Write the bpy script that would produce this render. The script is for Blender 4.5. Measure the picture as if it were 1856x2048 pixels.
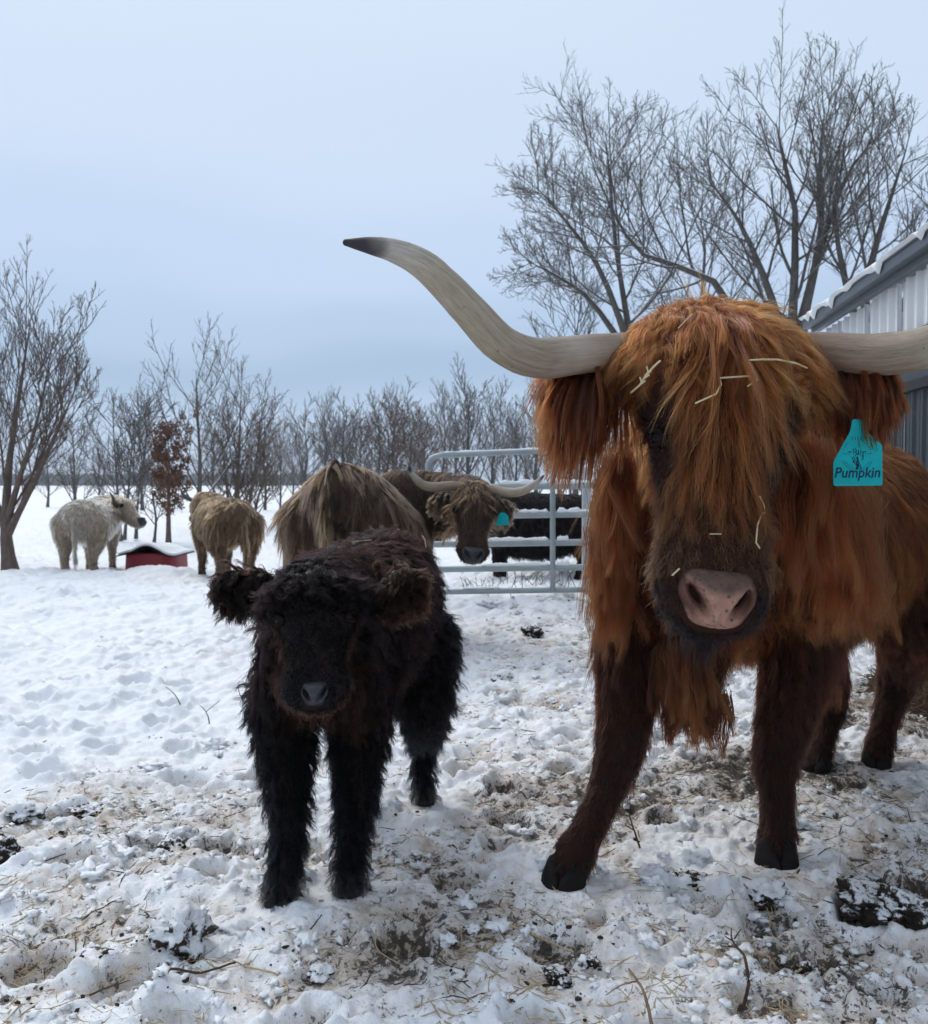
import bpy, bmesh, math, random
import numpy as np
from mathutils import Vector, Matrix
from mathutils.bvhtree import BVHTree
from mathutils.kdtree import KDTree

for o in list(bpy.data.objects):
    bpy.data.objects.remove(o)
C = bpy.context.scene.collection
SC = bpy.context.scene
RS = np.random.RandomState

# ------------------------------------------------------------------ camera, sky, sun, exposure
CAMH = 1.15
TILT = math.atan(56.0 / 1856.0)
cam = bpy.data.cameras.new('camera')
camo = bpy.data.objects.new('camera', cam)
C.objects.link(camo)
camo.location = (0, 0, CAMH)
camo.rotation_euler = (math.radians(90) - TILT, 0, 0)
cam.sensor_fit = 'HORIZONTAL'
cam.sensor_width = 36
cam.lens = 36
cam.clip_start = 0.05
cam.clip_end = 3000
cam.dof.use_dof = True
cam.dof.focus_distance = 2.25
cam.dof.aperture_fstop = 9.0
SC.camera = camo

W = bpy.data.worlds.new('World')
SC.world = W
W.use_nodes = True
SUN_EL, SUN_ROT = math.radians(48), math.radians(-35)


def build_world():
    nt = W.node_tree
    N, L = nt.nodes, nt.links
    N.clear()
    out = N.new('ShaderNodeOutputWorld')
    sky = N.new('ShaderNodeTexSky')
    sky.sky_type = 'NISHITA'
    sky.sun_disc = False
    sky.sun_elevation = SUN_EL
    sky.sun_rotation = SUN_ROT
    sky.air_density = 1.0
    bg1 = N.new('ShaderNodeBackground')
    bg1.inputs['Strength'].default_value = 0.1
    L.new(sky.outputs[0], bg1.inputs[0])
    # the overcast layer: a cloud deck whose tone changes with height above the horizon, softly broken by noise
    tc = N.new('ShaderNodeTexCoord')
    sep = N.new('ShaderNodeSeparateXYZ')
    L.new(tc.outputs['Generated'], sep.inputs[0])
    mp = N.new('ShaderNodeMapping')
    mp.inputs['Scale'].default_value = (1.6, 1.6, 5.0)
    L.new(tc.outputs['Generated'], mp.inputs[0])
    nz = N.new('ShaderNodeTexNoise')
    nz.inputs['Scale'].default_value = 1.3
    nz.inputs['Detail'].default_value = 3.5
    nz.inputs['Roughness'].default_value = 0.45
    L.new(mp.outputs[0], nz.inputs[0])
    ma = N.new('ShaderNodeMath'); ma.operation = 'MULTIPLY_ADD'
    ma.inputs[1].default_value = 0.16
    L.new(nz.outputs[0], ma.inputs[0])
    sb = N.new('ShaderNodeMath'); sb.operation = 'SUBTRACT'
    sb.inputs[1].default_value = 0.08
    L.new(sep.outputs['Z'], sb.inputs[0])
    L.new(sb.outputs[0], ma.inputs[2])
    cr = N.new('ShaderNodeValToRGB')
    cr.color_ramp.interpolation = 'EASE'
    els = cr.color_ramp.elements
    def lin(r, g, b):
        return tuple(((c / 255 + .055) / 1.055) ** 2.4 if c > 10 else c / 255 / 12.92 for c in (r, g, b)) + (1,)
    stops = [(0.0, lin(192, 212, 240)), (0.06, lin(184, 206, 234)), (0.125, lin(166, 190, 218)), (0.17, lin(180, 202, 229)), (0.23, lin(194, 213, 239)),
             (0.33, lin(205, 222, 243)), (0.6, lin(215, 229, 247)), (1.0, lin(219, 231, 249))]
    els[0].position, els[0].color = stops[0]
    els[1].position, els[1].color = stops[-1]
    for p, c in stops[1:-1]:
        e = els.new(p); e.color = c
    L.new(ma.outputs[0], cr.inputs[0])
    bg2 = N.new('ShaderNodeBackground')
    L.new(cr.outputs[0], bg2.inputs[0])
    bg2.inputs['Strength'].default_value = 0.86
    mx = N.new('ShaderNodeMixShader')
    mx.inputs[0].default_value = 0.93
    L.new(bg1.outputs[0], mx.inputs[1]); L.new(bg2.outputs[0], mx.inputs[2])
    L.new(mx.outputs[0], out.inputs[0])


build_world()
sun = bpy.data.lights.new('sun', 'SUN')
sun.energy = 1.35
sun.angle = math.radians(30)
sun.color = (1.0, 0.97, 0.92)
suno = bpy.data.objects.new('sun', sun)
C.objects.link(suno)
# sun_rotation is measured from +Y, clockwise seen from above
_sd = Vector((math.sin(SUN_ROT) * math.cos(SUN_EL), math.cos(SUN_ROT) * math.cos(SUN_EL), math.sin(SUN_EL)))
suno.rotation_euler = _sd.to_track_quat('Z', 'Y').to_euler()
suno.location = (0, 0, 30)
vs = SC.view_settings
SC.display_settings.display_device = 'sRGB'
vs.view_transform = 'Standard'
vs.look = 'None'
vs.gamma = 1
vs.use_curve_mapping = False
vs.exposure = 0.32
SC.cycles.max_bounces = 6
SC.cycles.diffuse_bounces = 3
SC.cycles.glossy_bounces = 2
SC.cycles.transmission_bounces = 4
SC.cycles.use_adaptive_sampling = True
SC.cycles.adaptive_threshold = 0.02
SC.cycles.use_denoising = True


def U(px, py, Y):
    """point of the place seen at a pixel of the 1856 x 2048 photograph at depth Y"""
    xr, yr = (px - 928) / 1856.0, (1024 - py) / 1856.0
    ca, sa = math.cos(TILT), math.sin(TILT)
    d = np.array([xr, ca + yr * sa, -sa + yr * ca])
    return np.array([0, 0, CAMH]) + d * (Y / d[1])


def G(px, py):
    """ground point under a pixel"""
    d = U(px, py, 1.0) - np.array([0, 0, CAMH])
    return np.array([0, 0, CAMH]) + d * (CAMH / -d[2])


# ------------------------------------------------------------------ helpers
def nrm(a):
    a = np.asarray(a, float)
    return a / np.maximum(np.linalg.norm(a, axis=-1, keepdims=True), 1e-9)


def sstep(a, b, x):
    t = np.clip((np.asarray(x, float) - a) / (b - a), 0, 1)
    return t * t * (3 - 2 * t)


_perm = RS(7).permutation(256)
_perm = np.concatenate([_perm, _perm, _perm])
_grad = nrm(RS(8).normal(size=(256, 3)))


def pn(P, s=1.0, off=0.0):
    """gradient noise, about -1..1"""
    P = np.asarray(P, float) * s + off
    I = np.floor(P).astype(int)
    F = P - I
    u = F * F * F * (F * (F * 6 - 15) + 10)
    I &= 255
    r = 0
    for dx in (0, 1):
        for dy in (0, 1):
            for dz in (0, 1):
                h = _perm[_perm[_perm[(I[..., 0] + dx) & 255] + ((I[..., 1] + dy) & 255)] + ((I[..., 2] + dz) & 255)]
                g = _grad[h]
                d = g[..., 0] * (F[..., 0] - dx) + g[..., 1] * (F[..., 1] - dy) + g[..., 2] * (F[..., 2] - dz)
                w = (u[..., 0] if dx else 1 - u[..., 0]) * (u[..., 1] if dy else 1 - u[..., 1]) * (u[..., 2] if dz else 1 - u[..., 2])
                r = r + w * d
    return r * 1.7


def pn2(x, y, s, off=0.0):
    return pn(np.stack([x, y, np.full_like(x, 0.37)], -1), s, off)


def tag(o, label=None, cat=None, group=None, kind=None):
    if label: o['label'] = label
    if cat: o['category'] = cat
    if group: o['group'] = group
    if kind: o['kind'] = kind
    return o


def empty(name, loc):
    o = bpy.data.objects.new(name, None)
    o.empty_display_size = 0.1
    o.location = loc
    C.objects.link(o)
    return o


def wloc(o):
    p = np.zeros(3)
    while o is not None:
        p = p + np.array(o.location)
        o = o.parent
    return p


def mesh_obj(name, V, F, mat, parent=None, smooth=True, loc=None, attrs=None):
    """V in world coordinates; stored relative to the parent (or to loc)"""
    me = bpy.data.meshes.new(name)
    o = bpy.data.objects.new(name, me)
    base = np.zeros(3)
    if parent is not None:
        o.parent = parent
        base = wloc(parent)
    elif loc is not None:
        o.location = loc
        base = np.array(loc, float)
    V = np.asarray(V, float) - base
    if isinstance(F, np.ndarray):
        n, k = F.shape
        me.vertices.add(len(V)); me.vertices.foreach_set('co', V.ravel().astype(np.float32))
        me.loops.add(n * k); me.loops.foreach_set('vertex_index', F.ravel().astype(np.int32))
        me.polygons.add(n); me.polygons.foreach_set('loop_start', np.arange(0, n * k, k, dtype=np.int32))
        me.update(calc_edges=True)
    else:
        me.from_pydata([tuple(v) for v in V], [], [tuple(int(i) for i in f) for f in F])
        me.update()
    if attrs:
        for k_, a in attrs.items():
            at = me.attributes.new(k_, 'FLOAT', 'POINT')
            at.data.foreach_set('value', np.asarray(a, np.float32))
    if smooth and len(me.polygons):
        me.polygons.foreach_set('use_smooth', np.ones(len(me.polygons), bool))
    if mat is not None:
        me.materials.append(mat)
    C.objects.link(o)
    return o


def cat_rom(P, n):
    """resample rows of P (any columns) along a Catmull-Rom spline"""
    P = np.asarray(P, float)
    m = len(P)
    if m == 2:
        t = np.linspace(0, 1, n)[:, None]
        return P[0] * (1 - t) + P[1] * t
    E = np.vstack([2 * P[0] - P[1], P, 2 * P[-1] - P[-2]])
    s = np.linspace(0, m - 1, n)
    i = np.minimum(s.astype(int), m - 2)
    t = (s - i)[:, None]
    a, b, c, d = E[i], E[i + 1], E[i + 2], E[i + 3]
    return .5 * (2 * b + (c - a) * t + (2 * a - 5 * b + 4 * c - d) * t * t + (3 * b - a - 3 * c + d) * t ** 3)


def loft(P, rw, rh=None, up=(0, 0, 1), sides=16, n=None, cap=True, tips=3):
    """closed tube through P with elliptical section: half width rw, half height rh (towards up)"""
    P = np.asarray(P, float)
    rw = np.asarray(rw, float)
    rh = rw if rh is None else np.asarray(rh, float)
    A = np.column_stack([P, rw, rh])
    if n:
        A = cat_rom(A, n)
    P, rw, rh = A[:, :3], np.maximum(A[:, 3], 1e-4), np.maximum(A[:, 4], 1e-4)
    T = nrm(np.gradient(P, axis=0))
    up = np.asarray(up, float)
    if up.ndim == 1:
        up = np.tile(up, (len(P), 1))
    S = nrm(np.cross(T, up))
    Uv = np.cross(S, T)
    if cap:
        pre, post = [], []
        for k in range(1, tips + 1):
            a = k / (tips + .35) * math.pi / 2
            pre.insert(0, (P[0] - T[0] * min(rw[0], rh[0]) * math.sin(a), math.cos(a) * rw[0], math.cos(a) * rh[0], S[0], Uv[0]))
            post.append((P[-1] + T[-1] * min(rw[-1], rh[-1]) * math.sin(a), math.cos(a) * rw[-1], math.cos(a) * rh[-1], S[-1], Uv[-1]))
        P = np.vstack([[q[0] for q in pre], P, [q[0] for q in post]])
        rw = np.concatenate([[q[1] for q in pre], rw, [q[1] for q in post]])
        rh = np.concatenate([[q[2] for q in pre], rh, [q[2] for q in post]])
        S = np.vstack([[q[3] for q in pre], S, [q[3] for q in post]])
        Uv = np.vstack([[q[4] for q in pre], Uv, [q[4] for q in post]])
    th = np.linspace(0, 2 * math.pi, sides, endpoint=False)
    R = P[:, None] + S[:, None] * (rw[:, None] * np.cos(th))[..., None] + Uv[:, None] * (rh[:, None] * np.sin(th))[..., None]
    V = R.reshape(-1, 3)
    F = []
    m = len(P)
    for i in range(m - 1):
        for j in range(sides):
            k = (j + 1) % sides
            F.append((i * sides + j, i * sides + k, (i + 1) * sides + k, (i + 1) * sides + j))
    F.append(tuple(range(sides - 1, -1, -1)))
    F.append(tuple((m - 1) * sides + j for j in range(sides)))
    c0 = V - V.mean(0)
    q = np.array(F[:-2])
    vol = (c0[q[:, 0]] * np.cross(c0[q[:, 1]], c0[q[:, 2]])).sum() + (c0[q[:, 0]] * np.cross(c0[q[:, 2]], c0[q[:, 3]])).sum()
    if vol < 0:
        F = [f[::-1] for f in F]
    return V, F


def tubes(P, R, sides=4):
    """many tubes at once: P (M,K,3), R (M,K) -> V, F (quads); open ends"""
    M, K, _ = P.shape
    T = nrm(np.gradient(P, axis=1))
    ref = np.where(np.abs(T[..., 2:3]) > .9, np.array([1., 0, 0]), np.array([0, 0, 1.]))
    ref = np.repeat(ref[:, :1], K, axis=1)
    S = nrm(np.cross(T, ref))
    B = np.cross(S, T)
    th = np.linspace(0, 2 * math.pi, sides, endpoint=False)
    V = P[:, :, None] + R[:, :, None, None] * (S[:, :, None] * np.cos(th)[:, None] + B[:, :, None] * np.sin(th)[:, None])
    idx = np.arange(M * K * sides).reshape(M, K, sides)
    a = idx[:, :-1]; b = np.roll(a, -1, axis=2); d = idx[:, 1:]; c = np.roll(d, -1, axis=2)
    return V.reshape(-1, 3), np.stack([a, b, c, d], -1).reshape(-1, 4)


def merge(parts):
    Vs, Fs, n = [], [], 0
    for V, F in parts:
        Vs.append(V)
        if isinstance(F, np.ndarray):
            Fs.append(F + n)
        else:
            Fs.extend([tuple(i + n for i in f) for f in F])
        n += len(V)
    V = np.vstack(Vs)
    if Fs and isinstance(Fs[0], np.ndarray):
        return V, np.vstack(Fs)
    return V, Fs


def ico(sub=2):
    bm = bmesh.new()
    bmesh.ops.create_icosphere(bm, subdivisions=sub, radius=1)
    V = np.array([v.co[:] for v in bm.verts])
    F = np.array([[v.index for v in f.verts] for f in bm.faces])
    bm.free()
    return V, F


def ball(c, r, sub=3, axes=None):
    V, F = ico(sub)
    V = V * np.asarray(r)
    if axes is not None:
        V = V @ np.asarray(axes)
    return V + np.asarray(c), [tuple(f) for f in F]


# ------------------------------------------------------------------ materials
MATS = {}


class NT:
    def __init__(s, name):
        s.m = bpy.data.materials.new(name)
        s.m.use_nodes = True
        s.t = s.m.node_tree
        s.n, s.l = s.t.nodes, s.t.links
        s.p = s.n.get('Principled BSDF')
        s.out = s.n.get('Material Output')

    def new(s, typ, **kw):
        n = s.n.new(typ)
        for k, v in kw.items():
            if k[0] == '_':
                n.inputs[k[1:].replace('_', ' ')].default_value = v
            else:
                setattr(n, k, v)
        return n

    def link(s, a, b):
        s.l.new(a, b)

    def coord(s, scale=(1, 1, 1), which='Object'):
        t = s.new('ShaderNodeTexCoord')
        m = s.new('ShaderNodeMapping')
        m.inputs['Scale'].default_value = scale
        s.link(t.outputs[which], m.inputs[0])
        return m.outputs[0]

    def noise(s, vec, scale, detail=4, rough=.55, dist=0.0):
        n = s.new('ShaderNodeTexNoise', _Scale=scale, _Detail=detail, _Roughness=rough, _Distortion=dist)
        if vec is not None:
            s.link(vec, n.inputs['Vector'])
        return n.outputs[0]

    def ramp(s, fac, stops, interp='LINEAR'):
        r = s.new('ShaderNodeValToRGB')
        r.color_ramp.interpolation = interp
        e = r.color_ramp.elements
        e[0].position, e[0].color = stops[0][0], col(stops[0][1])
        e[1].position, e[1].color = stops[-1][0], col(stops[-1][1])
        for p, c in stops[1:-1]:
            x = e.new(p); x.color = col(c)
        s.link(fac, r.inputs[0])
        return r.outputs[0]

    def mix(s, fac, a, b, blend='MIX'):
        m = s.new('ShaderNodeMix', data_type='RGBA', blend_type=blend)
        for sock, v in ((m.inputs[0], fac), (m.inputs[6], a), (m.inputs[7], b)):
            if hasattr(v, 'is_output'):
                s.link(v, sock)
            else:
                sock.default_value = v if not isinstance(v, tuple) else col(v)
        return m.outputs[2]

    def math(s, op, a, b=None, clamp=False):
        m = s.new('ShaderNodeMath', operation=op, use_clamp=clamp)
        for i, v in enumerate((a, b)):
            if v is None: continue
            if hasattr(v, 'is_output'):
                s.link(v, m.inputs[i])
            else:
                m.inputs[i].default_value = v
        return m.outputs[0]

    def attr(s, name):
        return s.new('ShaderNodeAttribute', attribute_name=name)

    def bump(s, h, strength=.3, dist=.01):
        b = s.new('ShaderNodeBump')
        b.inputs['Strength'].default_value = strength
        b.inputs['Distance'].default_value = dist
        s.link(h, b.inputs['Height'])
        s.link(b.outputs[0], s.p.inputs['Normal'])

    def base(s, c, rough=.7, spec=None, metal=0):
        if hasattr(c, 'is_output'):
            s.link(c, s.p.inputs['Base Color'])
        else:
            s.p.inputs['Base Color'].default_value = col(c)
        s.p.inputs['Roughness'].default_value = rough
        s.p.inputs['Metallic'].default_value = metal
        if spec is not None:
            s.p.inputs['Specular IOR Level'].default_value = spec
        return s.m


def col(c):
    if isinstance(c, (int, float)):
        return (c, c, c, 1)
    return tuple(c) if len(c) == 4 else tuple(c) + (1,)


def mottled(name, c1, c2, scale=8, rough=.7, spec=.3, bump=.2, bdist=.01, detail=5, stretch=(1, 1, 1), metal=0):
    t = NT(name)
    v = t.coord(stretch)
    f = t.noise(v, scale, detail)
    m = t.base(t.ramp(f, [(.3, c1), (.7, c2)]), rough, spec, metal)
    if bump:
        t.bump(t.noise(v, scale * 3, 4), bump, bdist)
    return m


def hair_mat(name, rough=.42, rad=.55, coat=.0, ior=1.35):
    t = NT(name)
    a = t.attr('tint')
    hi = t.new('ShaderNodeHairInfo')
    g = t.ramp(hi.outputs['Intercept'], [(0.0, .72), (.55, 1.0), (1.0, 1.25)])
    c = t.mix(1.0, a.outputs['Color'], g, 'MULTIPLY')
    h = t.new('ShaderNodeBsdfHairPrincipled')
    h.model = 'CHIANG'
    h.parametrization = 'COLOR'
    t.link(c, h.inputs['Color'])
    h.inputs['Roughness'].default_value = rough
    h.inputs['Radial Roughness'].default_value = rad
    h.inputs['Coat'].default_value = coat
    h.inputs['IOR'].default_value = ior
    t.link(h.outputs[0], t.out.inputs['Surface'])
    return t.m


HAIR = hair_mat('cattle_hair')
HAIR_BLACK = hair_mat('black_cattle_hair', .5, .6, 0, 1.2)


# ------------------------------------------------------------------ fur
def tri_mesh(o):
    me = o.data
    me.calc_loop_triangles()
    V = np.empty(len(me.vertices) * 3); me.vertices.foreach_get('co', V); V = V.reshape(-1, 3)
    Nn = np.empty(len(me.vertices) * 3); me.vertices.foreach_get('normal', Nn); Nn = Nn.reshape(-1, 3)
    F = np.empty(len(me.loop_triangles) * 3, np.int32); me.loop_triangles.foreach_get('vertices', F); F = F.reshape(-1, 3)
    return V, Nn, F


def tang(v, N):
    return v - N * (v * N).sum(-1, keepdims=True)


def grow(name, o, style, n_guides, n_strands, K=8, r=.0005, clump=.75, frizz=.004, seed=1, mat=None, margin=.004, parent=None,
         wild=.12, collide=True, lenvar=.3):
    """long hair on mesh object o: combed guide strands that fall over the body, and children that gather into their locks"""
    rs = RS(seed)
    V, VN, F = tri_mesh(o)
    V = V + wloc(o)
    a, b, c = V[F[:, 0]], V[F[:, 1]], V[F[:, 2]]
    area = np.linalg.norm(np.cross(b - a, c - a), axis=1) * .5
    cen = (a + b + c) / 3
    cn = nrm(VN[F].sum(1))
    w = area * np.maximum(style(cen, cn)['dens'], 0)
    cum = np.cumsum(w) / w.sum()

    def sample(n):
        ti = np.minimum(np.searchsorted(cum, rs.rand(n)), len(F) - 1)
        u, v = rs.rand(n), rs.rand(n)
        sw = u + v > 1
        u[sw], v[sw] = 1 - u[sw], 1 - v[sw]
        bw = np.stack([1 - u - v, u, v], -1)[..., None]
        return (V[F[ti]] * bw).sum(1), nrm((VN[F[ti]] * bw).sum(1))

    P, N = sample(n_guides)
    st = style(P, N)
    Ln = st['len'] * (1 + lenvar * (rs.rand(n_guides) - .5) * 2)
    comb = nrm(tang(st['comb'], N) + 1e-6)
    lowf = np.stack([pn(P, 9, 3.1), pn(P, 9, 17.3), pn(P, 9, 31.7)], -1)
    comb = nrm(comb + tang(lowf, N) * wild * 2.2 + tang(rs.normal(size=(n_guides, 3)), N) * wild)
    lift = np.clip(st['lift'] + .08 * rs.normal(size=n_guides), .03, .95)[:, None]
    d = nrm(N * lift + comb * (1 - lift))
    Gd = np.zeros((n_guides, K, 3))
    p = P - N * .002
    Gd[:, 0] = p
    step = (Ln / (K - 1))[:, None]
    g = np.array([0, 0, -1.])
    bvh = BVHTree.FromPolygons([tuple(x) for x in V], [tuple(int(i) for i in f) for f in F]) if collide else None
    for k in range(1, K):
        d = nrm(d + g * st['grav'][:, None] / (K - 1) + (comb - d * .2) * st.get('hold', np.zeros(n_guides))[:, None] / (K - 1)
                + rs.normal(size=d.shape) * wild * .35)
        p = p + d * step
        if collide:
            mg = margin * (0.6 + k / K * 1.5)
            for i in range(n_guides):
                co, nn, _, dist = bvh.find_nearest(p[i], .12)
                if co is None: continue
                co = np.array(co); nn = np.array(nn)
                s = float(np.dot(p[i] - co, nn))
                if s < mg:
                    p[i] += nn * (mg - s)
                    dn = float(np.dot(d[i], nn))
                    if dn < 0:
                        d[i] -= nn * dn * .9
            d = nrm(d)
        Gd[:, k] = p
    t = np.linspace(0, 1, K)
    if 'wave' in st:
        ax = nrm(np.cross(d, rs.normal(size=d.shape)))
        ay = nrm(np.cross(d, ax))
        ph = rs.rand(n_guides, 1) * 6.28
        fr = st.get('wfreq', 2.0) * (.7 + .6 * rs.rand(n_guides, 1))
        am = (st['wave'] * (.5 + rs.rand(n_guides)))[:, None] * np.minimum(t * 2.0, 1)
        Gd += ax[:, None] * (am * np.sin(6.28 * fr * t + ph))[..., None] + ay[:, None] * (am * np.cos(6.28 * fr * t + ph))[..., None]
    gr = np.clip(rs.rand(n_guides) * .7 + .35 * (.5 + .6 * pn(P, 14, 71.0)), 0, 1)
    # children
    kd = KDTree(n_guides)
    for i in range(n_guides):
        kd.insert(P[i], i)
    kd.balance()
    cP, cN = sample(n_strands)
    gi = np.empty(n_strands, int)
    jit = cP + rs.normal(size=cP.shape) * .003
    for i in range(n_strands):
        gi[i] = kd.find(jit[i])[1]
    off = cP - P[gi]
    far = np.linalg.norm(off, axis=1) < .06
    same = (cN * N[gi]).sum(1) > .1
    keep = far & same
    cP, cN, gi, off = cP[keep], cN[keep], gi[keep], off[keep]
    n = len(cP)
    cs = style(cP, cN)
    lf = (cs['len'] / np.maximum(st['len'][gi], 1e-4)).clip(.5, 1.5) * (1 - .3 * rs.rand(n) ** 2)
    shape = (Gd[gi] - Gd[gi][:, :1]) * lf[:, None, None]
    cl = (np.clip(clump * (0.75 + .4 * rs.rand(n)), 0, .97) * np.clip(cs['len'] / .07, .25, 1))[:, None, None]
    tt = t[None, :, None]
    pos = (cP - cN * .002)[:, None] + shape - off[:, None] * cl * np.minimum(tt * 1.25, 1) ** .8
    fz = nrm(rs.normal(size=(n, 3)))[:, None] * tt ** 1.3
    fz2 = nrm(rs.normal(size=(n, 3)))[:, None] * np.sin(tt * (3 + 5 * rs.rand(n, 1, 1)) + 6 * rs.rand(n, 1, 1)) * tt
    pos = pos + (fz + fz2 * .7) * (frizz * (rs.rand(n, 1, 1) ** 2 * 1.8 + .25))
    rad = r * (.65 + .7 * rs.rand(n, 1)) * (1 - .72 * t[None] ** 1.6)
    mixv = np.clip(.44 + .85 * (gr[gi] - .5) + .55 * (rs.rand(n) - .5), 0, 1)[:, None]
    tint = cs['dark'] * (1 - mixv) + cs['light'] * mixv
    return strands(name, pos, rad, tint, parent if parent is not None else o, mat)


def strands(name, pos, rad, tint, parent, mat=None):
    n, K, _ = pos.shape
    tint = .65 * np.clip(tint, 0, 1.4) ** 1.3      # albedo of one strand, a little below that of the coat
    pos = pos - wloc(parent)
    hc = bpy.data.hair_curves.new(name)
    hc.add_curves([K] * n)
    hc.attributes['position'].data.foreach_set('vector', pos.reshape(-1).astype(np.float32))
    ra = hc.attributes.get('radius') or hc.attributes.new('radius', 'FLOAT', 'POINT')
    ra.data.foreach_set('value', np.ascontiguousarray(rad, np.float32).reshape(-1))
    ca = hc.attributes.new('tint', 'FLOAT_COLOR', 'CURVE')
    ca.data.foreach_set('color', np.column_stack([np.clip(tint, 0, 1), np.ones(n)]).astype(np.float32).reshape(-1))
    ob = bpy.data.objects.new(name, hc)
    ob.parent = parent
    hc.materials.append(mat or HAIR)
    C.objects.link(ob)
    return ob


# ------------------------------------------------------------------ cattle
def seg_region(P, chains):
    """nearest chain (scaled by radius) and position along it, 0..1"""
    best = np.full(len(P), 1e9)
    reg = np.zeros(len(P), int)
    tt = np.zeros(len(P))
    for ci, (pts, rad) in enumerate(chains):
        n = len(pts)
        for i in range(n - 1):
            a, b = pts[i], pts[i + 1]
            ab = b - a
            u = np.clip(((P - a) @ ab) / max(ab @ ab, 1e-9), 0, 1)
            q = a + u[:, None] * ab
            r = rad[i] + (rad[i + 1] - rad[i]) * u
            dd = np.linalg.norm(P - q, axis=1) / r
            m = dd < best
            best[m] = dd[m]; reg[m] = ci; tt[m] = (i + u[m]) / (n - 1)
    return reg, tt


SKINS = {}


def skin_mat(name, c1, c2):
    if name not in SKINS:
        SKINS[name] = mottled(name, c1, c2, 14, .85, .15, .4, .006)
    return SKINS[name]


HORN = None


def horn_material(seed_scale=1.0):
    t = NT('horn')
    a = t.attr('along')
    v = t.coord((1, 1, 1))
    n1 = t.noise(v, 6 * seed_scale, 4, .55, .2)
    s = t.math('ADD', a.outputs['Fac'], t.math('MULTIPLY', t.math('SUBTRACT', n1, .5), .16))
    base_c = t.ramp(s, [(0.0, (.07, .05, .036)), (.09, (.17, .115, .08)), (.16, (.26, .18, .125)), (.26, (.30, .225, .175)), (.42, (.34, .285, .205)), (.6, (.39, .335, .25)), (.70, (.46, .425, .36)),
                        (.78, (.42, .39, .34)), (.83, (.20, .18, .17)), (.875, (.065, .055, .06)), (1.0, (.035, .03, .036))])
    # grain: fine streaks that run along the horn (angle round the axis stretched along its length)
    cmb = t.new('ShaderNodeCombineXYZ')
    r_ = t.attr('round_x'); r2 = t.attr('round_y')
    t.link(r_.outputs['Fac'], cmb.inputs[0]); t.link(r2.outputs['Fac'], cmb.inputs[1])
    t.link(t.math('MULTIPLY', a.outputs['Fac'], 2.2), cmb.inputs[2])
    streak = t.noise(cmb.outputs[0], 5.0, 6, .62, .35)
    fine = t.noise(cmb.outputs[0], 22.0, 4, .6, .2)
    c = t.mix(t.ramp(streak, [(.40, 0.0), (.72, .58)]), base_c, (.40, .33, .27), 'MULTIPLY')
    c = t.mix(t.ramp(fine, [(.48, 0.0), (.74, .5)]), c, (.45, .40, .35), 'MULTIPLY')
    c = t.mix(t.ramp(t.noise(v, 5 * seed_scale, 3), [(.5, 0.0), (.72, .5)]), c, (.47, .43, .35))
    vo = t.new('ShaderNodeTexVoronoi', feature='F1', _Scale=26.0 * seed_scale)
    t.link(v, vo.inputs['Vector'])
    c = t.mix(t.ramp(vo.outputs['Distance'], [(.05, .6), (.11, 0.0)]), c, (.12, .07, .04))
    c = t.mix(t.ramp(s, [(.775, 0.0), (.85, 1.0)]), c, (.040, .034, .040))
    m = t.base(c, .5, .25)
    t.bump(t.mix(.5, streak, fine), .6, .006)
    return m


def build_horn(path, radii, parent, mat, sides=20, n=44):
    V, F = loft(path, radii, sides=sides, n=n, tips=4)
    rows = len(V) // sides
    al = np.repeat(np.linspace(0, 1, rows), sides)
    # gentle growth rings and dents near the base
    cen = V.reshape(rows, sides, 3).mean(1).repeat(sides, 0)
    rad = V - cen
    k = 1 + .035 * pn(V, 18) + .02 * pn(V, 45) + .022 * np.sin(al * 90 + pn(V, 8) * 3) * np.clip(.35 - al, 0, 1) * 2
    V = cen + rad * k[:, None]
    th = np.tile(np.linspace(0, 2 * math.pi, sides, endpoint=False), rows)
    return mesh_obj('horn', V, F, mat, parent, attrs={'along': al, 'round_x': np.cos(th), 'round_y': np.sin(th)})


def build_eye(c, n, r, parent, iris=(.012, .008, .006)):
    t = MATS.get('eye')
    if t is None:
        e = NT('eye')
        MATS['eye'] = t = e.base((.004, .003, .003), .12, .12)
    V, F = ball(c, r, 3)
    o = mesh_obj('eye', V, F, t, parent)
    # lids: an upper and a lower rim hugging the ball
    lm = MATS.get('eyelid')
    if lm is None:
        MATS['eyelid'] = lm = mottled('eyelid', (.008, .005, .004), (.020, .012, .009), 60, .85, .05, .3, .002)
    nv = nrm(n)
    up = nrm(np.array([0, 0, 1.]) - nv * nv[2])
    sd = np.cross(up, nv)
    for sgn, ht in ((1, .66), (-1, .76)):
        th = np.linspace(-1.25, 1.25, 9)
        pts = np.array([c + r * 1.03 * (sd * math.sin(x) * .98 + up * sgn * ht * math.cos(x) + nv * math.cos(x) * .82) for x in th])
        V, F = loft(pts, np.array([.18, .21, .24, .26, .27, .26, .24, .21, .18]) * r, sides=8, n=16)
        mesh_obj('eyelid', V, F, lm, o)
    return o


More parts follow.
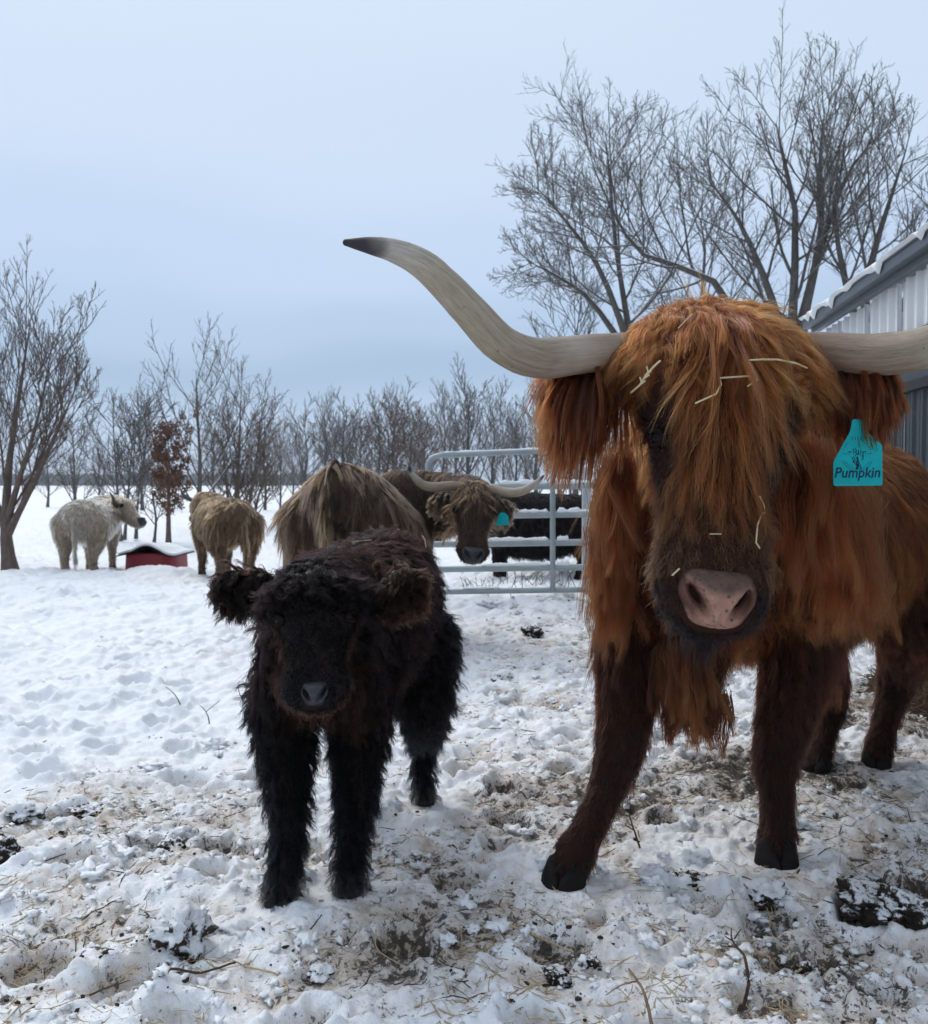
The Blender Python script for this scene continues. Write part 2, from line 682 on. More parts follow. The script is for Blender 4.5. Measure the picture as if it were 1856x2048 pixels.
def hoof(parent, p, fwd, s, mat):
    """one cloven foot on the ground at p pointing along fwd; s = width of the foot"""
    fwd = nrm(np.array([fwd[0], fwd[1], 0.]))
    sd = np.array([-fwd[1], fwd[0], 0.])
    parts = []
    for sg in (-1, 1):
        q = p + sd * sg * s * .235
        h = s * .44
        pts = [q - fwd * s * .13 + np.array([0, 0, h]), q - fwd * s * .07 + sd * sg * s * .01 + np.array([0, 0, h * .62]),
               q + sd * sg * s * .02 + np.array([0, 0, h * .25]), q + fwd * s * .02 + sd * sg * s * .025 + np.array([0, 0, .002])]
        V, F = loft(pts, np.array([.19, .225, .25, .255]) * s, np.array([.25, .33, .43, .47]) * s, up=fwd, sides=20, n=14, tips=2)
        V[:, 2] = np.maximum(V[:, 2], p[2] - .012)
        d = (V - q) @ fwd
        V = V - sd * (sg * s * .16 * np.clip(d / (s * .45), 0, 1) ** 2)[:, None]          # toes turn in
        V += pn(V, 40)[:, None] * .0022 + np.sin((V[:, 2:3] - p[2]) * 420) * .0006
        parts.append((V, F))
        parts.append(ball(q - fwd * s * .42 + np.array([0, 0, s * .62]), np.array([.10, .10, .15]) * s, 2))
    V, F = merge(parts)
    return mesh_obj('hoof', V, F, mat, parent)


NOSE_PINK = NOSE_DARK = None


def nose_material(name, pink):
    t = NT(name)
    v = t.coord()
    if pink:
        n = t.noise(v, 30, 5)
        c = t.ramp(n, [(.3, (.27, .135, .092)), (.7, (.40, .225, .165))])
        # freckles
        vo = t.new('ShaderNodeTexVoronoi', feature='F1', _Scale=85.0)
        t.link(v, vo.inputs['Vector'])
        fr = t.ramp(vo.outputs['Distance'], [(.22, 1.0), (.40, 0.0)])
        patch = t.ramp(t.noise(v, 14, 3), [(.34, 0.0), (.46, 1.0)])
        rnd = t.new('ShaderNodeSeparateColor')
        t.link(vo.outputs['Color'], rnd.inputs[0])
        sel = t.ramp(rnd.outputs[0], [(.45, 0.0), (.5, 1.0)])
        m = t.math('MULTIPLY', t.math('MULTIPLY', fr, patch), sel)
        c = t.mix(t.math('MULTIPLY', m, .85), c, (.06, .035, .035))
        # grey brown top edge and darker rims / nostril lining
        a = t.attr('rim')
        c = t.mix(t.math('MULTIPLY', a.outputs['Fac'], t.ramp(t.noise(v, 40, 4), [(.3, .75), (.6, 1.0)]), True), c, (.040, .026, .022))
        a2 = t.attr('lining')
        c = t.mix(a2.outputs['Fac'], c, (.085, .034, .024))
    else:
        c = t.ramp(t.noise(v, 30, 5), [(.3, (.022, .022, .026)), (.7, (.045, .045, .052))])
    vb = t.new('ShaderNodeTexVoronoi', feature='DISTANCE_TO_EDGE', _Scale=150.0)
    t.link(v, vb.inputs['Vector'])
    m = t.base(c, .38 if not pink else .6, .25)
    t.bump(t.math('ADD', vb.outputs['Distance'], t.math('MULTIPLY', t.noise(v, 55, 4), .6)), .45, .005)
    return m


def build_nose(parent, c, X, Nn, D, wt, wb, hh, mat, bulge=.03, n=46):
    """nose pad: X right, Nn outward, D down. wt / wb half widths at top and bottom, hh half height"""
    u = np.linspace(-1, 1, n)
    uu, vv = np.meshgrid(u, u)
    rr = (np.abs(uu) ** 4 + np.abs(vv) ** 4) ** .25
    k = np.where(rr > 0, np.maximum(np.abs(uu), np.abs(vv)) / np.maximum(rr, 1e-6), 1)
    ux, vy = uu * k, vv * k
    wd = wt + (wb - wt) * (vy * .5 + .5)
    wd = wd * (1 + .10 * np.exp(-((vy + .1) / .45) ** 2))
    e = np.maximum(np.abs(uu), np.abs(vv))
    h = bulge * (1 - .55 * ux ** 2 - .25 * vy ** 2) - bulge * 1.6 * e ** 6
    # nostrils: comma shaped hollows slanting down and inward
    li = np.zeros_like(h)
    for s in (-1, 1):
        a = (ux * s - .56) + .42 * (vy + .05)
        b = vy + .12
        gq = np.exp(-(a / .15) ** 2 - (b / .42) ** 2)
        h -= bulge * 1.9 * gq
        wing = np.exp(-((ux * s - .88 + .30 * (vy + .1)) / .21) ** 2 - ((vy + .12) / .6) ** 2)
        h += bulge * .45 * wing
        li = np.maximum(li, np.clip(gq * 1.3, 0, 1))
        li = np.maximum(li, np.clip(wing * 1.5, 0, .92))
        li = np.maximum(li, .93 * sstep(.66, .80, ux * s + .28 * (vy + .1)) * sstep(.55, .2, vy))
    h += bulge * .22 * np.exp(-(ux / .4) ** 2) * (vy > -2) - bulge * .16 * np.exp(-(ux / .03) ** 2) * (vy > .2)
    h += bulge * .05 * pn(np.stack([ux, vy, h * 0], -1), 7)
    P = c + X * (ux * wd)[..., None] + D * (vy * hh)[..., None] + Nn * h[..., None]
    back = c - Nn * bulge * 1.2 + X * (ux * wd)[..., None] * .9 + D * (vy * hh)[..., None] * .9
    V = np.vstack([P.reshape(-1, 3), back.reshape(-1, 3)])
    I = np.arange(n * n).reshape(n, n)
    F = [(I[i, j], I[i, j + 1], I[i + 1, j + 1], I[i + 1, j]) for i in range(n - 1) for j in range(n - 1)]
    F += [tuple(x + n * n for x in f[::-1]) for f in F]
    rim = [I[0, j] for j in range(n)] + [I[i, n - 1] for i in range(1, n)] + [I[n - 1, j] for j in range(n - 2, -1, -1)] + [I[i, 0] for i in range(n - 2, 0, -1)]
    for i in range(len(rim)):
        a, b = rim[i], rim[(i + 1) % len(rim)]
        F.append((b, a, a + n * n, b + n * n))
    topb = np.clip(1 - (vy + .55 + .45 * np.abs(ux) ** 2) / .3, 0, 1) * .85
    edge = np.clip((e - .88 + .09 * pn(np.stack([ux, vy, h * 0], -1), 5, 3.3)) / .1, 0, 1)
    rimv = np.maximum(topb, edge)
    z = np.zeros(n * n)
    return mesh_obj('nose', V, F, mat, parent, attrs={'rim': np.concatenate([rimv.ravel(), z]), 'lining': np.concatenate([li.ravel(), z])})


class Cow:
    pass


def cattle(name, label, cat, sp, group=None):
    """sp: torso, neck rows (point, half width, half height); poll, muzzle, right; legs rows; fur settings. Returns the thing's Empty and handles."""
    c = Cow()
    c.hair = sp['fur'].get('mat')
    base = np.mean([l[-1][0] for l in sp['legs']], axis=0)
    base[2] = 0
    root = empty(name, base)
    tag(root, label, cat, group)
    c.root = root
    A = np.asarray(sp['muzzle']) - np.asarray(sp['poll'])
    L = np.linalg.norm(A)
    A = A / L
    X = nrm(tang(np.asarray(sp['right'], float)[None], A[None])[0])
    Z = np.cross(A, X)
    if Z[2] < 0 and sp.get('flipz'):
        Z = -Z
    poll = np.asarray(sp['poll'], float)
    c.A, c.X, c.Z, c.L, c.poll = A, X, Z, L, poll
    hw = sp.get('headw', 1.0)

    def H(x, t, z):
        return poll + X * x * L + A * t * L + Z * z * L
    c.H = H
    sec = sp.get('sec') or [(-.03, sp.get('pollw', .20), .13, 0), (.10, .225, .19, 0), (.28, .235, .21, 0), (.45, .20, .195, -.02), (.6, .165, .165, -.03), (.75, .165, .135, -.03),
           (.88, .20, .125, -.02), (.97, .17, .105, -.02)]
    chains = []
    parts = []
    hp = np.array([H(0, s[0], s[3]) for s in sec])
    parts.append(loft(hp, np.array([s[1] for s in sec]) * L * hw, np.array([s[2] for s in sec]) * L, up=Z, sides=24, n=26))
    jaw = np.array([H(0, .3, -.2), H(0, .6, -.17), H(0, .85, -.13), H(0, .97, -.10)])
    parts.append(loft(jaw, np.array([.15, .11, .10, .085]) * L * hw, np.array([.13, .10, .085, .07]) * L, up=Z, sides=16, n=12))
    for s in (-1, 1):   # brow and cheek bone
        parts.append(ball(H(s * .17 * hw, .25, .12), np.array([.075, .06, .09]) * L, 3))
    chains.append((hp, np.array([s[1] for s in sec]) * L * hw))
    for key in ('neck', 'torso'):
        rows = sp[key]
        P = np.array([r[0] for r in rows], float)
        rw = np.array([r[1] for r in rows]); rh = np.array([r[2] for r in rows])
        parts.append(loft(P, rw, rh, up=sp.get(key + '_up', (0, 0, 1)), sides=28, n=24))
        chains.append((P, (rw + rh) / 2))
    for l in sp['legs']:
        P = np.array([r[0] for r in l], float)
        rr = np.array([r[1] for r in l])
        Pu = P.copy()
        parts.append(loft(P, rr, rr * 1.08, up=sp.get('fwd', (0, -1, 0)), sides=16, n=22))
        chains.append((P, rr))
    for e in sp.get('extra', []):
        parts.append(loft(np.array([r[0] for r in e], float), np.array([r[1] for r in e]), np.array([r[2] for r in e]), up=e[0][3] if len(e[0]) > 3 else (0, 0, 1), sides=16, n=14))
    V, F = merge(parts)
    tmp = mesh_obj('raw', V, F, None, None)
    m = tmp.modifiers.new('r', 'REMESH'); m.mode = 'VOXEL'; m.voxel_size = sp.get('voxel', .014)
    m = tmp.modifiers.new('s', 'SMOOTH'); m.factor = .5; m.iterations = sp.get('smooth', 8)
    dg = bpy.context.evaluated_depsgraph_get()
    me = bpy.data.meshes.new_from_object(tmp.evaluated_get(dg))
    V2 = np.empty(len(me.vertices) * 3); me.vertices.foreach_get('co', V2); V2 = V2.reshape(-1, 3)
    me.vertices.foreach_set('co', (V2 - base).ravel())
    me.name = 'body'
    bpy.data.objects.remove(tmp)
    body = bpy.data.objects.new('body', me)
    body.parent = root
    me.polygons.foreach_set('use_smooth', np.ones(len(me.polygons), bool))
    me.materials.append(sp['skin'])
    me.update()
    C.objects.link(body)
    c.body = body
    c.chains = chains
    bvh = BVHTree.FromPolygons([tuple(x) for x in V2], [tuple(p.vertices) for p in me.polygons])
    c.bvh = bvh

    def surf(p, push=0.0):
        co, nn, _, _ = bvh.find_nearest(p)
        return np.array(co) + np.array(nn) * push, np.array(nn)
    c.surf = surf
    # eyes
    if sp.get('eyes', True):
        er = sp.get('eye_r', .042) * L
        for s in (-1, 1):
            q, nn = surf(H(s * sp.get('eye_x', .225) * hw, sp.get('eye_t', .335), .085))
            build_eye(q + nn * er * .05, nn, er, root)
    # nose
    Nn = nrm(A * .55 + Z * .85)
    D = nrm(A - Nn * (A @ Nn))
    q, _ = surf(H(0, .97, .06) + Nn * .05 * L)
    nw, nh = sp.get('nose_w', .135) * L, sp.get('nose_h', .10) * L
    c.nose_c = q
    build_nose(root, q + Nn * .012 * L, X, Nn, D, nw, nw * .74, nh, sp['nose_mat'], bulge=.05 * L, n=sp.get('nose_n', 24))
    for l, fs in zip(sp['legs'], sp['feet']):
        pf = np.array(l[-1][0], float); pf[2] = 0
        hoof(root, pf + nrm(np.array([fs[0][0], fs[0][1], 0.])) * fs[1] * .1, fs[0], fs[1], sp['hoof_mat'])

    def region(P):
        reg, tt = seg_region(P, c.chains)
        d = P - poll
        return reg, tt, d @ X / L, d @ A / L, d @ Z / L
    c.region = region
    fu = sp['fur']
    back = -nrm(np.asarray(sp['fwd'], float))

    def style(P, N):
        reg, tt, hx, ht, hz = region(P)
        n = len(P)
        isH, isN, isT = reg == 0, reg == 1, reg == 2
        isL = reg >= 3
        low = np.clip(1 - P[:, 2] / (fu['legtop']), 0, 1)
        dn = np.tile([0, 0, -1.], (n, 1))
        Nh = N * np.array([1, 1, 0])
        comb = dn + back * .35 + Nh * fu.get('flare', .15)
        comb[isL] = (dn + back * .1)[isL]
        comb[isN] = (dn + back * .25 + Nh * fu.get('flare', .15))[isN]
        out = np.sign(hx)[:, None] * X
        hcomb = A + out * np.clip(np.abs(hx) * 2.0, 0, .6)[:, None] * (ht < .8)[:, None]
        comb[isH] = hcomb[isH]
        ln = np.full(n, fu['torso'], float)
        ln[isN] = fu['neck']
        ln[isL] = fu['leg'] + (fu['torso'] - fu['leg']) * sstep(fu['legtop'] * .8, fu['legtop'] * 1.25, P[isL, 2])
        fr = fu.get('feather', 1.0)
        ln[isL] *= (1 + fr * np.clip((N[isL] @ back), 0, 1) * sstep(.1, .3, P[isL, 2]))
        hl = fu['head'] * (1 - .58 * sstep(.76, .92, ht)) * (1 - .5 * sstep(.0, .1, hz - .10) * sstep(.3, .5, ht))
        ln[isH] = hl[isH]
        lift = np.full(n, fu.get('lift', .3), float)
        lift[isH] = .22
        grav = np.full(n, fu.get('grav', 1.3), float)
        grav[isH] = .7
        grav[isL] = .8
        dens = np.ones(n)
        dens[isL] *= 1.25
        dens[isH] *= 1.5
        nose = (np.abs(hx) < sp.get('nose_w', .135) * .8) & (ht > .89) & (hz > .005)
        dens[isH & nose] = 0
        for s in (-1, 1):
            ed = np.linalg.norm(np.stack([hx - s * sp.get('eye_x', .225) * hw, ht - sp.get('eye_t', .335), hz - .09], -1), axis=1)
            dens[ed < .08] *= .08
        dk = np.empty((n, 3)); lt = np.empty((n, 3))
        cc = fu['col']
        for msk, k in ((isT, 'torso'), (isN, 'neck'), (isL, 'leg'), (isH, 'head')):
            a, b = cc[k]
            dk[msk] = a; lt[msk] = b
        # legs darken downward, the muzzle too where the coat does
        a, b = cc['foot']
        w = (sstep(fu['legtop'], fu['legtop'] * .45, P[:, 2]) * isL)[:, None]
        dk = dk * (1 - w) + np.array(a) * w; lt = lt * (1 - w) + np.array(b) * w
        a, b = cc['muzzle']
        w = (sstep(fu.get('muz0', .6), fu.get('muz1', .82), ht) * isH)[:, None]
        dk = dk * (1 - w) + np.array(a) * w; lt = lt * (1 - w) + np.array(b) * w
        crown_ = (ht < .02) & (ht > -.45) & (np.abs(hx) < .45) & (hz < .12) & (reg < 2)
        ln = np.where(crown_, ln * .3, ln)
        lift = np.where(crown_, .05, lift)
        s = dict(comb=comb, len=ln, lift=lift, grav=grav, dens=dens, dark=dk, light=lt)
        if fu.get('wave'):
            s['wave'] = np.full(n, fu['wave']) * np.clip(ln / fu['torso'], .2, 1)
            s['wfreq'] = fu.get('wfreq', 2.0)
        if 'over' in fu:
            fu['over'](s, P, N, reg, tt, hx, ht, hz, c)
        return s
    c.style = style
    if fu['n']:
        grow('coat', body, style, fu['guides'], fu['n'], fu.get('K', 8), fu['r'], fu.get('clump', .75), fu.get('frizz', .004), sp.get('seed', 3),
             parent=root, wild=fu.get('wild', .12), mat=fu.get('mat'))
    return c


def ear(c, basep, tipp, w, mat, fur, seed, droop=(0, 0, -.02), parent=None, tag_=None):
    b, t = np.asarray(basep, float), np.asarray(tipp, float)
    m1 = b + (t - b) * .3 + np.array(droop) * -.4
    m2 = b + (t - b) * .68 + np.array(droop) * -.5
    ax = nrm(t - b)
    V, F = loft([b, m1, m2, t], np.array([.45, .95, .9, .35]) * w, np.array([.28, .3, .22, .12]) * w, up=fur.get('face', (0, -1, .2)), sides=14, n=14)
    o = mesh_obj('ear', V, F, mat, c.root)

    def st(P, N):
        n = len(P)
        u = np.clip(((P - b) @ ax) / np.linalg.norm(t - b), 0, 1)
        comb = ax * fur.get('out', .6) + np.array([0, 0, -.6]) + N * np.array([1, 1, 0]) * .2
        ln = fur['len'] * (.55 + .55 * np.sin(np.clip(u, 0, 1) * 2.6 + .3)) * (1 + fur.get('inner', 0) * (1 - u))
        d = dict(comb=np.tile(comb, (1, 1)) if comb.ndim == 2 else np.tile(comb, (n, 1)), len=ln, lift=np.full(n, fur.get('lift', .45)),
                 grav=np.full(n, fur.get('grav', 2.4)), dens=np.ones(n), dark=np.tile(fur['dark'], (n, 1)).astype(float),
                 light=np.tile(fur['light'], (n, 1)).astype(float))
        if fur.get('wave'):
            d['wave'] = np.full(n, fur['wave'])
        return d
    grow('ear_hair', o, st, fur['guides'], fur['n'], fur.get('K', 10), fur['r'], fur.get('clump', .8), fur.get('frizz', .004), seed, parent=o,
         wild=fur.get('wild', .14), mat=c.hair)
    return o


# ------------------------------------------------------------------ the two animals in front
NOSE_PINK = nose_material('pink_nose', True)
NOSE_DARK = nose_material('dark_nose', False)
HORN = horn_material()
HOOF_BROWN = mottled('hoof_brown', (.007, .006, .006), (.020, .016, .015), 25, .8, .15, .5, .004, stretch=(1, 1, .25))
HOOF_BLACK = mottled('hoof_black', (.008, .008, .010), (.05, .048, .05), 30, .8, .15, .5, .004)
SK_RED = skin_mat('red_skin', (.022, .008, .005), (.034, .012, .006))
SK_BLACK = skin_mat('black_skin', (.007, .005, .006), (.016, .010, .010))


def over_red(s, P, N, reg, tt, hx, ht, hz, c):
    isH = reg == 0
    ax = np.abs(hx)
    # bridge of the nose: longer, lighter hair combed down and outwards
    br = isH & (hz > .0) & (ht < .84)
    w = (sstep(.20, .10, ax) * sstep(.80, .60, ht) * (hz > .0))[:, None] * br[:, None]
    s['len'] = np.where(br, .035 + .10 * w[:, 0] * sstep(.86, .60, ht), s['len'])
    s['dark'] = s['dark'] * (1 - w) + np.array([.11, .032, .009]) * w
    s['light'] = s['light'] * (1 - w) + np.array([.44, .150, .042]) * w
    brown = isH[:, None] * (sstep(.60, .72, ht) * sstep(.93, .86, ht))[:, None]
    s['dark'] = s['dark'] * (1 - brown) + np.array([.05, .024, .013]) * brown
    s['light'] = s['light'] * (1 - brown) + np.array([.22, .11, .05]) * brown
    # round the eyes and on the cheeks the coat is near black
    for sg in (-1, 1):
        e = np.linalg.norm(np.stack([hx - sg * .26, (ht - .46) * .8, hz - .05], -1), axis=1)
        w = (sstep(.20, .09, e) * isH)[:, None]
        s['dark'] = s['dark'] * (1 - w) + np.array([.010, .006, .005]) * w
        s['light'] = s['light'] * (1 - w) + np.array([.030, .014, .010]) * w
        s['len'] = np.where(isH & (e < .13), .012, s['len'])
    jaw = isH & (hz < -.12)
    s['len'] = np.where(jaw, .09 + 0 * s['len'], s['len'])
    # the mane hangs longest low on the neck and dewlap
    isN = reg == 1
    s['len'] = np.where(isN & (N[:, 2] < .3) & (P[:, 0] > .75), s['len'] * 1.3, s['len'])
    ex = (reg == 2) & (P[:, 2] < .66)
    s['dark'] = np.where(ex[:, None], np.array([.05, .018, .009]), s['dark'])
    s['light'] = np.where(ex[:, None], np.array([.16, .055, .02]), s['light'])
    bel = ((reg == 2) | (reg == 1)) & (N[:, 2] < -.05)
    s['len'] = np.where(bel, s['len'] * .6, s['len'])
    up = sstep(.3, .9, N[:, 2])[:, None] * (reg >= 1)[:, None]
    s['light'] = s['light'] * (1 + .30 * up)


BIG = dict(
    torso=[((1.86, 4.06, 1.0), .19, .24), ((1.64, 3.82, .98), .31, .34), ((1.24, 3.42, .93), .36, .38), ((.88, 3.04, .96), .33, .37), ((.72, 2.84, .90), .22, .27)],
    neck=[((.86, 3.02, 1.10), .25, .30), ((.74, 2.68, 1.17), .19, .24), ((.645, 2.40, 1.27), .145, .18), ((.60, 2.26, 1.36), .11, .12)],
    poll=U(1438, 692, 2.22), muzzle=U(1424, 1225, 1.93), right=(1, .0, .01), fwd=(-.69, -.72, 0), headw=1.0, eye_x=.262, eye_t=.455,
    sec=[(-.06, .25, .12, -.02), (.02, .325, .18, -.01), (.11, .335, .205, 0), (.21, .305, .215, 0), (.30, .265, .21, 0), (.38, .225, .205, -.01), (.48, .20, .195, -.02), (.6, .175, .165, -.03), (.75, .165, .135, -.03), (.88, .19, .12, -.02), (.97, .165, .10, -.02)],
    legs=[
        [(U(1300, 1130, 2.95), .15), (U(1262, 1330, 2.86), .10), (U(1238, 1500, 2.79), .069), (U(1200, 1610, 2.73), .046), (U(1152, 1705, 2.67), .056), (U(1130, 1762, 2.64), .05)],
        [(U(1620, 1130, 3.02), .15), (U(1592, 1340, 2.94), .105), (U(1553, 1510, 2.88), .070), (U(1555, 1610, 2.84), .047), (U(1553, 1690, 2.80), .056), (U(1551, 1742, 2.77), .05)],
        [((1.78, 3.78, .92), .21), ((1.78, 3.62, .66), .16), (U(1797, 1350, 3.86), .078), (U(1772, 1440, 3.82), .052), (U(1757, 1500, 3.78), .055), (U(1752, 1532, 3.76), .05)],
        [((1.42, 3.90, .92), .21), ((1.36, 3.72, .62), .14), (U(1660, 1385, 3.82), .072), (U(1645, 1470, 3.76), .05), (U(1634, 1520, 3.71), .053), (U(1630, 1545, 3.69), .05)],
    ],
    feet=[((-.42, -.9), .128), ((-.05, -1), .128), ((-.45, -.9), .115), ((-.45, -.9), .115)],
    extra=[[((.70, 2.82, .86), .15, .15, (0, -1, 0)), ((.70, 2.77, .64), .10, .10), ((.705, 2.76, .52), .04, .04)],
           [(U(1310, 860, 2.70), .06, .08, (0, -1, 0)), (U(1292, 1000, 2.76), .075, .10), (U(1275, 1200, 2.84), .10, .11)],
           [(U(1620, 870, 2.62), .08, .09, (0, -1, 0)), (U(1632, 1000, 2.62), .10, .11), (U(1640, 1180, 2.70), .11, .11)]],
    skin=SK_RED, nose_mat=NOSE_PINK, hoof_mat=HOOF_BROWN, voxel=.014, smooth=6, seed=11, nose_n=56, nose_w=.122, nose_h=.090, eye_r=.036,
    fur=dict(torso=.135, neck=.14, head=.06, leg=.045, legtop=.58, guides=6500, n=165000, K=10, r=.00048, clump=.60, frizz=.010, wild=.15, lift=.14, grav=1.7, flare=.06, feather=1.1, wave=.006, wfreq=1.0,
             muz0=.85, muz1=.93,
             col=dict(torso=((.055, .013, .004), (.44, .128, .033)), neck=((.052, .012, .004), (.39, .112, .029)), leg=((.045, .014, .008), (.115, .036, .017)),
                      foot=((.022, .010, .008), (.055, .022, .014)), head=((.045, .016, .009), (.15, .052, .019)), muzzle=((.006, .005, .007), (.020, .014, .014))),
             over=over_red))
red = cattle('highland_steer', 'large shaggy red brown highland steer with long spreading horns and a pink nose', 'steer', BIG)


def forelock(c, name, root_t, guides, n, dark, light, r, seed, fan=1.05, K=13, clump=.85, frizz=.006, wave=0.0, hold=1.0, grav=1.2, lift=.2, wild=.12, wfreq=1.5, wide=.26,
             tmid=.62, tside=.34, lmax=.55, lock=.5, lside=.30):
    """hair of the poll and brow: rooted all over the dome of the head, combed down and outwards from a middle parting"""
    def st(P, N):
        reg, tt, hx, ht, hz = c.region(P)
        m = (ht < root_t) & (ht > -.22) & (np.abs(hx) < wide) & (reg < 2) & (N @ c.Z > -.55)
        lk = pn(P, 30, 5.0) * .6 + pn(P, 80, 9.0) * .5
        ph = np.clip(np.abs(hx) / .20, 0, 1) ** .9 * fan * np.sign(hx) + lk * lock
        comb = c.X * np.sin(ph)[:, None] + c.A * np.cos(ph)[:, None] + c.Z * (.7 * sstep(.06, -.08, ht))[:, None]
        tend = tmid + (tside - tmid) * sstep(.08, .5, np.abs(ph))
        k = c.L * np.clip((tend - ht) / np.maximum(np.cos(ph), .55), .10, lmax)
        k = k * (.40 + .60 * sstep(-.16, .04, ht))
        k = np.minimum(k, c.L * (lmax - (lmax - lside) * sstep(.15, .6, np.abs(ph))))
        nn = len(P)
        d = dict(comb=comb, len=k, lift=np.full(nn, lift), grav=grav * (1 + 1.5 * sstep(.05, -.08, ht)), dens=m * (1.1 - .6 * sstep(root_t - .15, root_t, ht)), hold=hold * sstep(-.06, .10, ht),
                 dark=np.tile(dark, (nn, 1)).astype(float), light=np.tile(light, (nn, 1)).astype(float))
        if wave:
            d['wave'] = np.full(nn, wave); d['wfreq'] = wfreq
        return d
    return grow(name, c.body, st, guides, n, K, r, clump, frizz, seed, margin=.006, parent=c.root, wild=wild, lenvar=.3, mat=c.hair)


forelock(red, 'forelock', .27, 1900, 42000, (.075, .020, .006), (.62, .225, .064), .00045, 5, hold=1.5, grav=.8, lift=.05, fan=1.0, wave=.010, wfreq=1.0, clump=.68, wild=.09, wide=.36, frizz=.007, tside=.20, tmid=.60, lside=.225, lock=.32)
# horns
hl = [U(x, y, Y) for x, y, Y in ((1300, 700, 2.24), (1240, 702, 2.22), (1160, 709, 2.18), (1075, 716, 2.14), (1005, 690, 2.09), (945, 628, 2.04), (893, 572, 2.0), (842, 527, 1.97), (790, 502, 1.95), (738, 491, 1.93), (692, 485, 1.92))]
HR_ = np.array([.042, .0435, .046, .0465, .0425, .039, .035, .031, .0245, .0175, .007])
build_horn(hl, HR_, red.root, HORN)
hr = [U(x, y, Y) for x, y, Y in ((1585, 702, 2.24), (1640, 702, 2.21), (1730, 708, 2.14), (1820, 703, 2.06), (1905, 672, 1.99), (1975, 610, 1.93), (2030, 550, 1.89), (2085, 505, 1.86), (2140, 478, 1.84), (2195, 465, 1.83), (2245, 460, 1.82))]
build_horn(hr, HR_ * 1.02, red.root, HORN)
efur = dict(len=.118, guides=330, n=7500, r=.0008, dark=(.04, .011, .004), light=(.32, .095, .030), K=11, clump=.84, frizz=.005, out=.9, grav=2.4, lift=.35, inner=1.0, wild=.15)
ear(red, U(1240, 775, 2.24), U(1108, 772, 2.20), .05, SK_RED, efur, 21, droop=(0, 0, -.02))
ear(red, U(1640, 770, 2.22), U(1782, 766, 2.12), .05, SK_RED, dict(efur, len=.10, inner=.5), 22, droop=(0, 0, -.02))


def beard(c, pts, rad, length, guides, n, dark, light, r, seed, name='beard'):
    """a hanging lock: strands rooted round a short chain of points"""
    rs = RS(seed)
    P = cat_rom(np.array(pts), 40)
    gi = rs.randint(0, 40, guides)
    rt = P[gi] + rs.normal(size=(guides, 3)) * rad
    K = 10
    d = nrm(rs.normal(size=(guides, 3)) * .25 + np.array([0, -.15, -1.]))
    d = d + 0
    st = (length * (.3 + .8 * rs.rand(guides)))[:, None] / (K - 1)
    Gd = [rt]
    for k in range(1, K):
        d = nrm(d + np.array([0, 0, -.25]) + rs.normal(size=d.shape) * .13)
        Gd.append(Gd[-1] + d * st)
    Gd = np.stack(Gd, 1)
    ci = rs.randint(0, guides, n)
    t = np.linspace(0, 1, K)[None, :, None]
    off = rs.normal(size=(n, 1, 3)) * rad * .55
    pos = Gd[ci] + off * (1 - .72 * t) + nrm(rs.normal(size=(n, 1, 3))) * t ** 1.3 * (.004 + .012 * rs.rand(n, 1, 1) ** 2)
    mv = np.clip(.45 + .6 * (rs.rand(guides)[ci] - .5) + .4 * (rs.rand(n) - .5), 0, 1)[:, None]
    tint = np.array(dark) * (1 - mv) + np.array(light) * mv
    rr = r * (.7 + .6 * rs.rand(n, 1)) * (1 - .7 * t[..., 0] ** 1.6)
    return strands(name, pos, rr, tint, c.root)


beard(red, [U(1335, 1300, 2.66), U(1372, 1290, 2.62), U(1408, 1300, 2.66)], .018, .22, 90, 3000, (.07, .022, .009), (.27, .10, .03), .0008, 31)
beard(red, [U(1345, 1380, 2.74), U(1390, 1400, 2.72), U(1425, 1390, 2.74)], .02, .14, 70, 2200, (.05, .016, .008), (.16, .055, .02), .0008, 32)


_rd, _rl = (.05, .012, .004), (.43, .125, .032)
beard(red, [U(1590, 900, 2.30), U(1625, 930, 2.36), U(1668, 985, 2.44), U(1705, 1040, 2.56)], .030, .30, 260, 9000, _rd, _rl, .0005, 33, 'mane')
beard(red, [U(1640, 1060, 2.44), U(1690, 1110, 2.52), U(1720, 1150, 2.62)], .030, .19, 150, 5000, _rd, _rl, .0005, 34, 'mane')
beard(red, [U(1232, 900, 2.42), U(1222, 980, 2.50), U(1215, 1080, 2.62)], .020, .24, 150, 4500, _rd, (.36, .105, .027), .0005, 35, 'mane')
beard(red, [U(1225, 1090, 2.60), U(1218, 1180, 2.68)], .022, .20, 90, 3000, _rd, (.36, .105, .027), .0005, 36, 'mane')


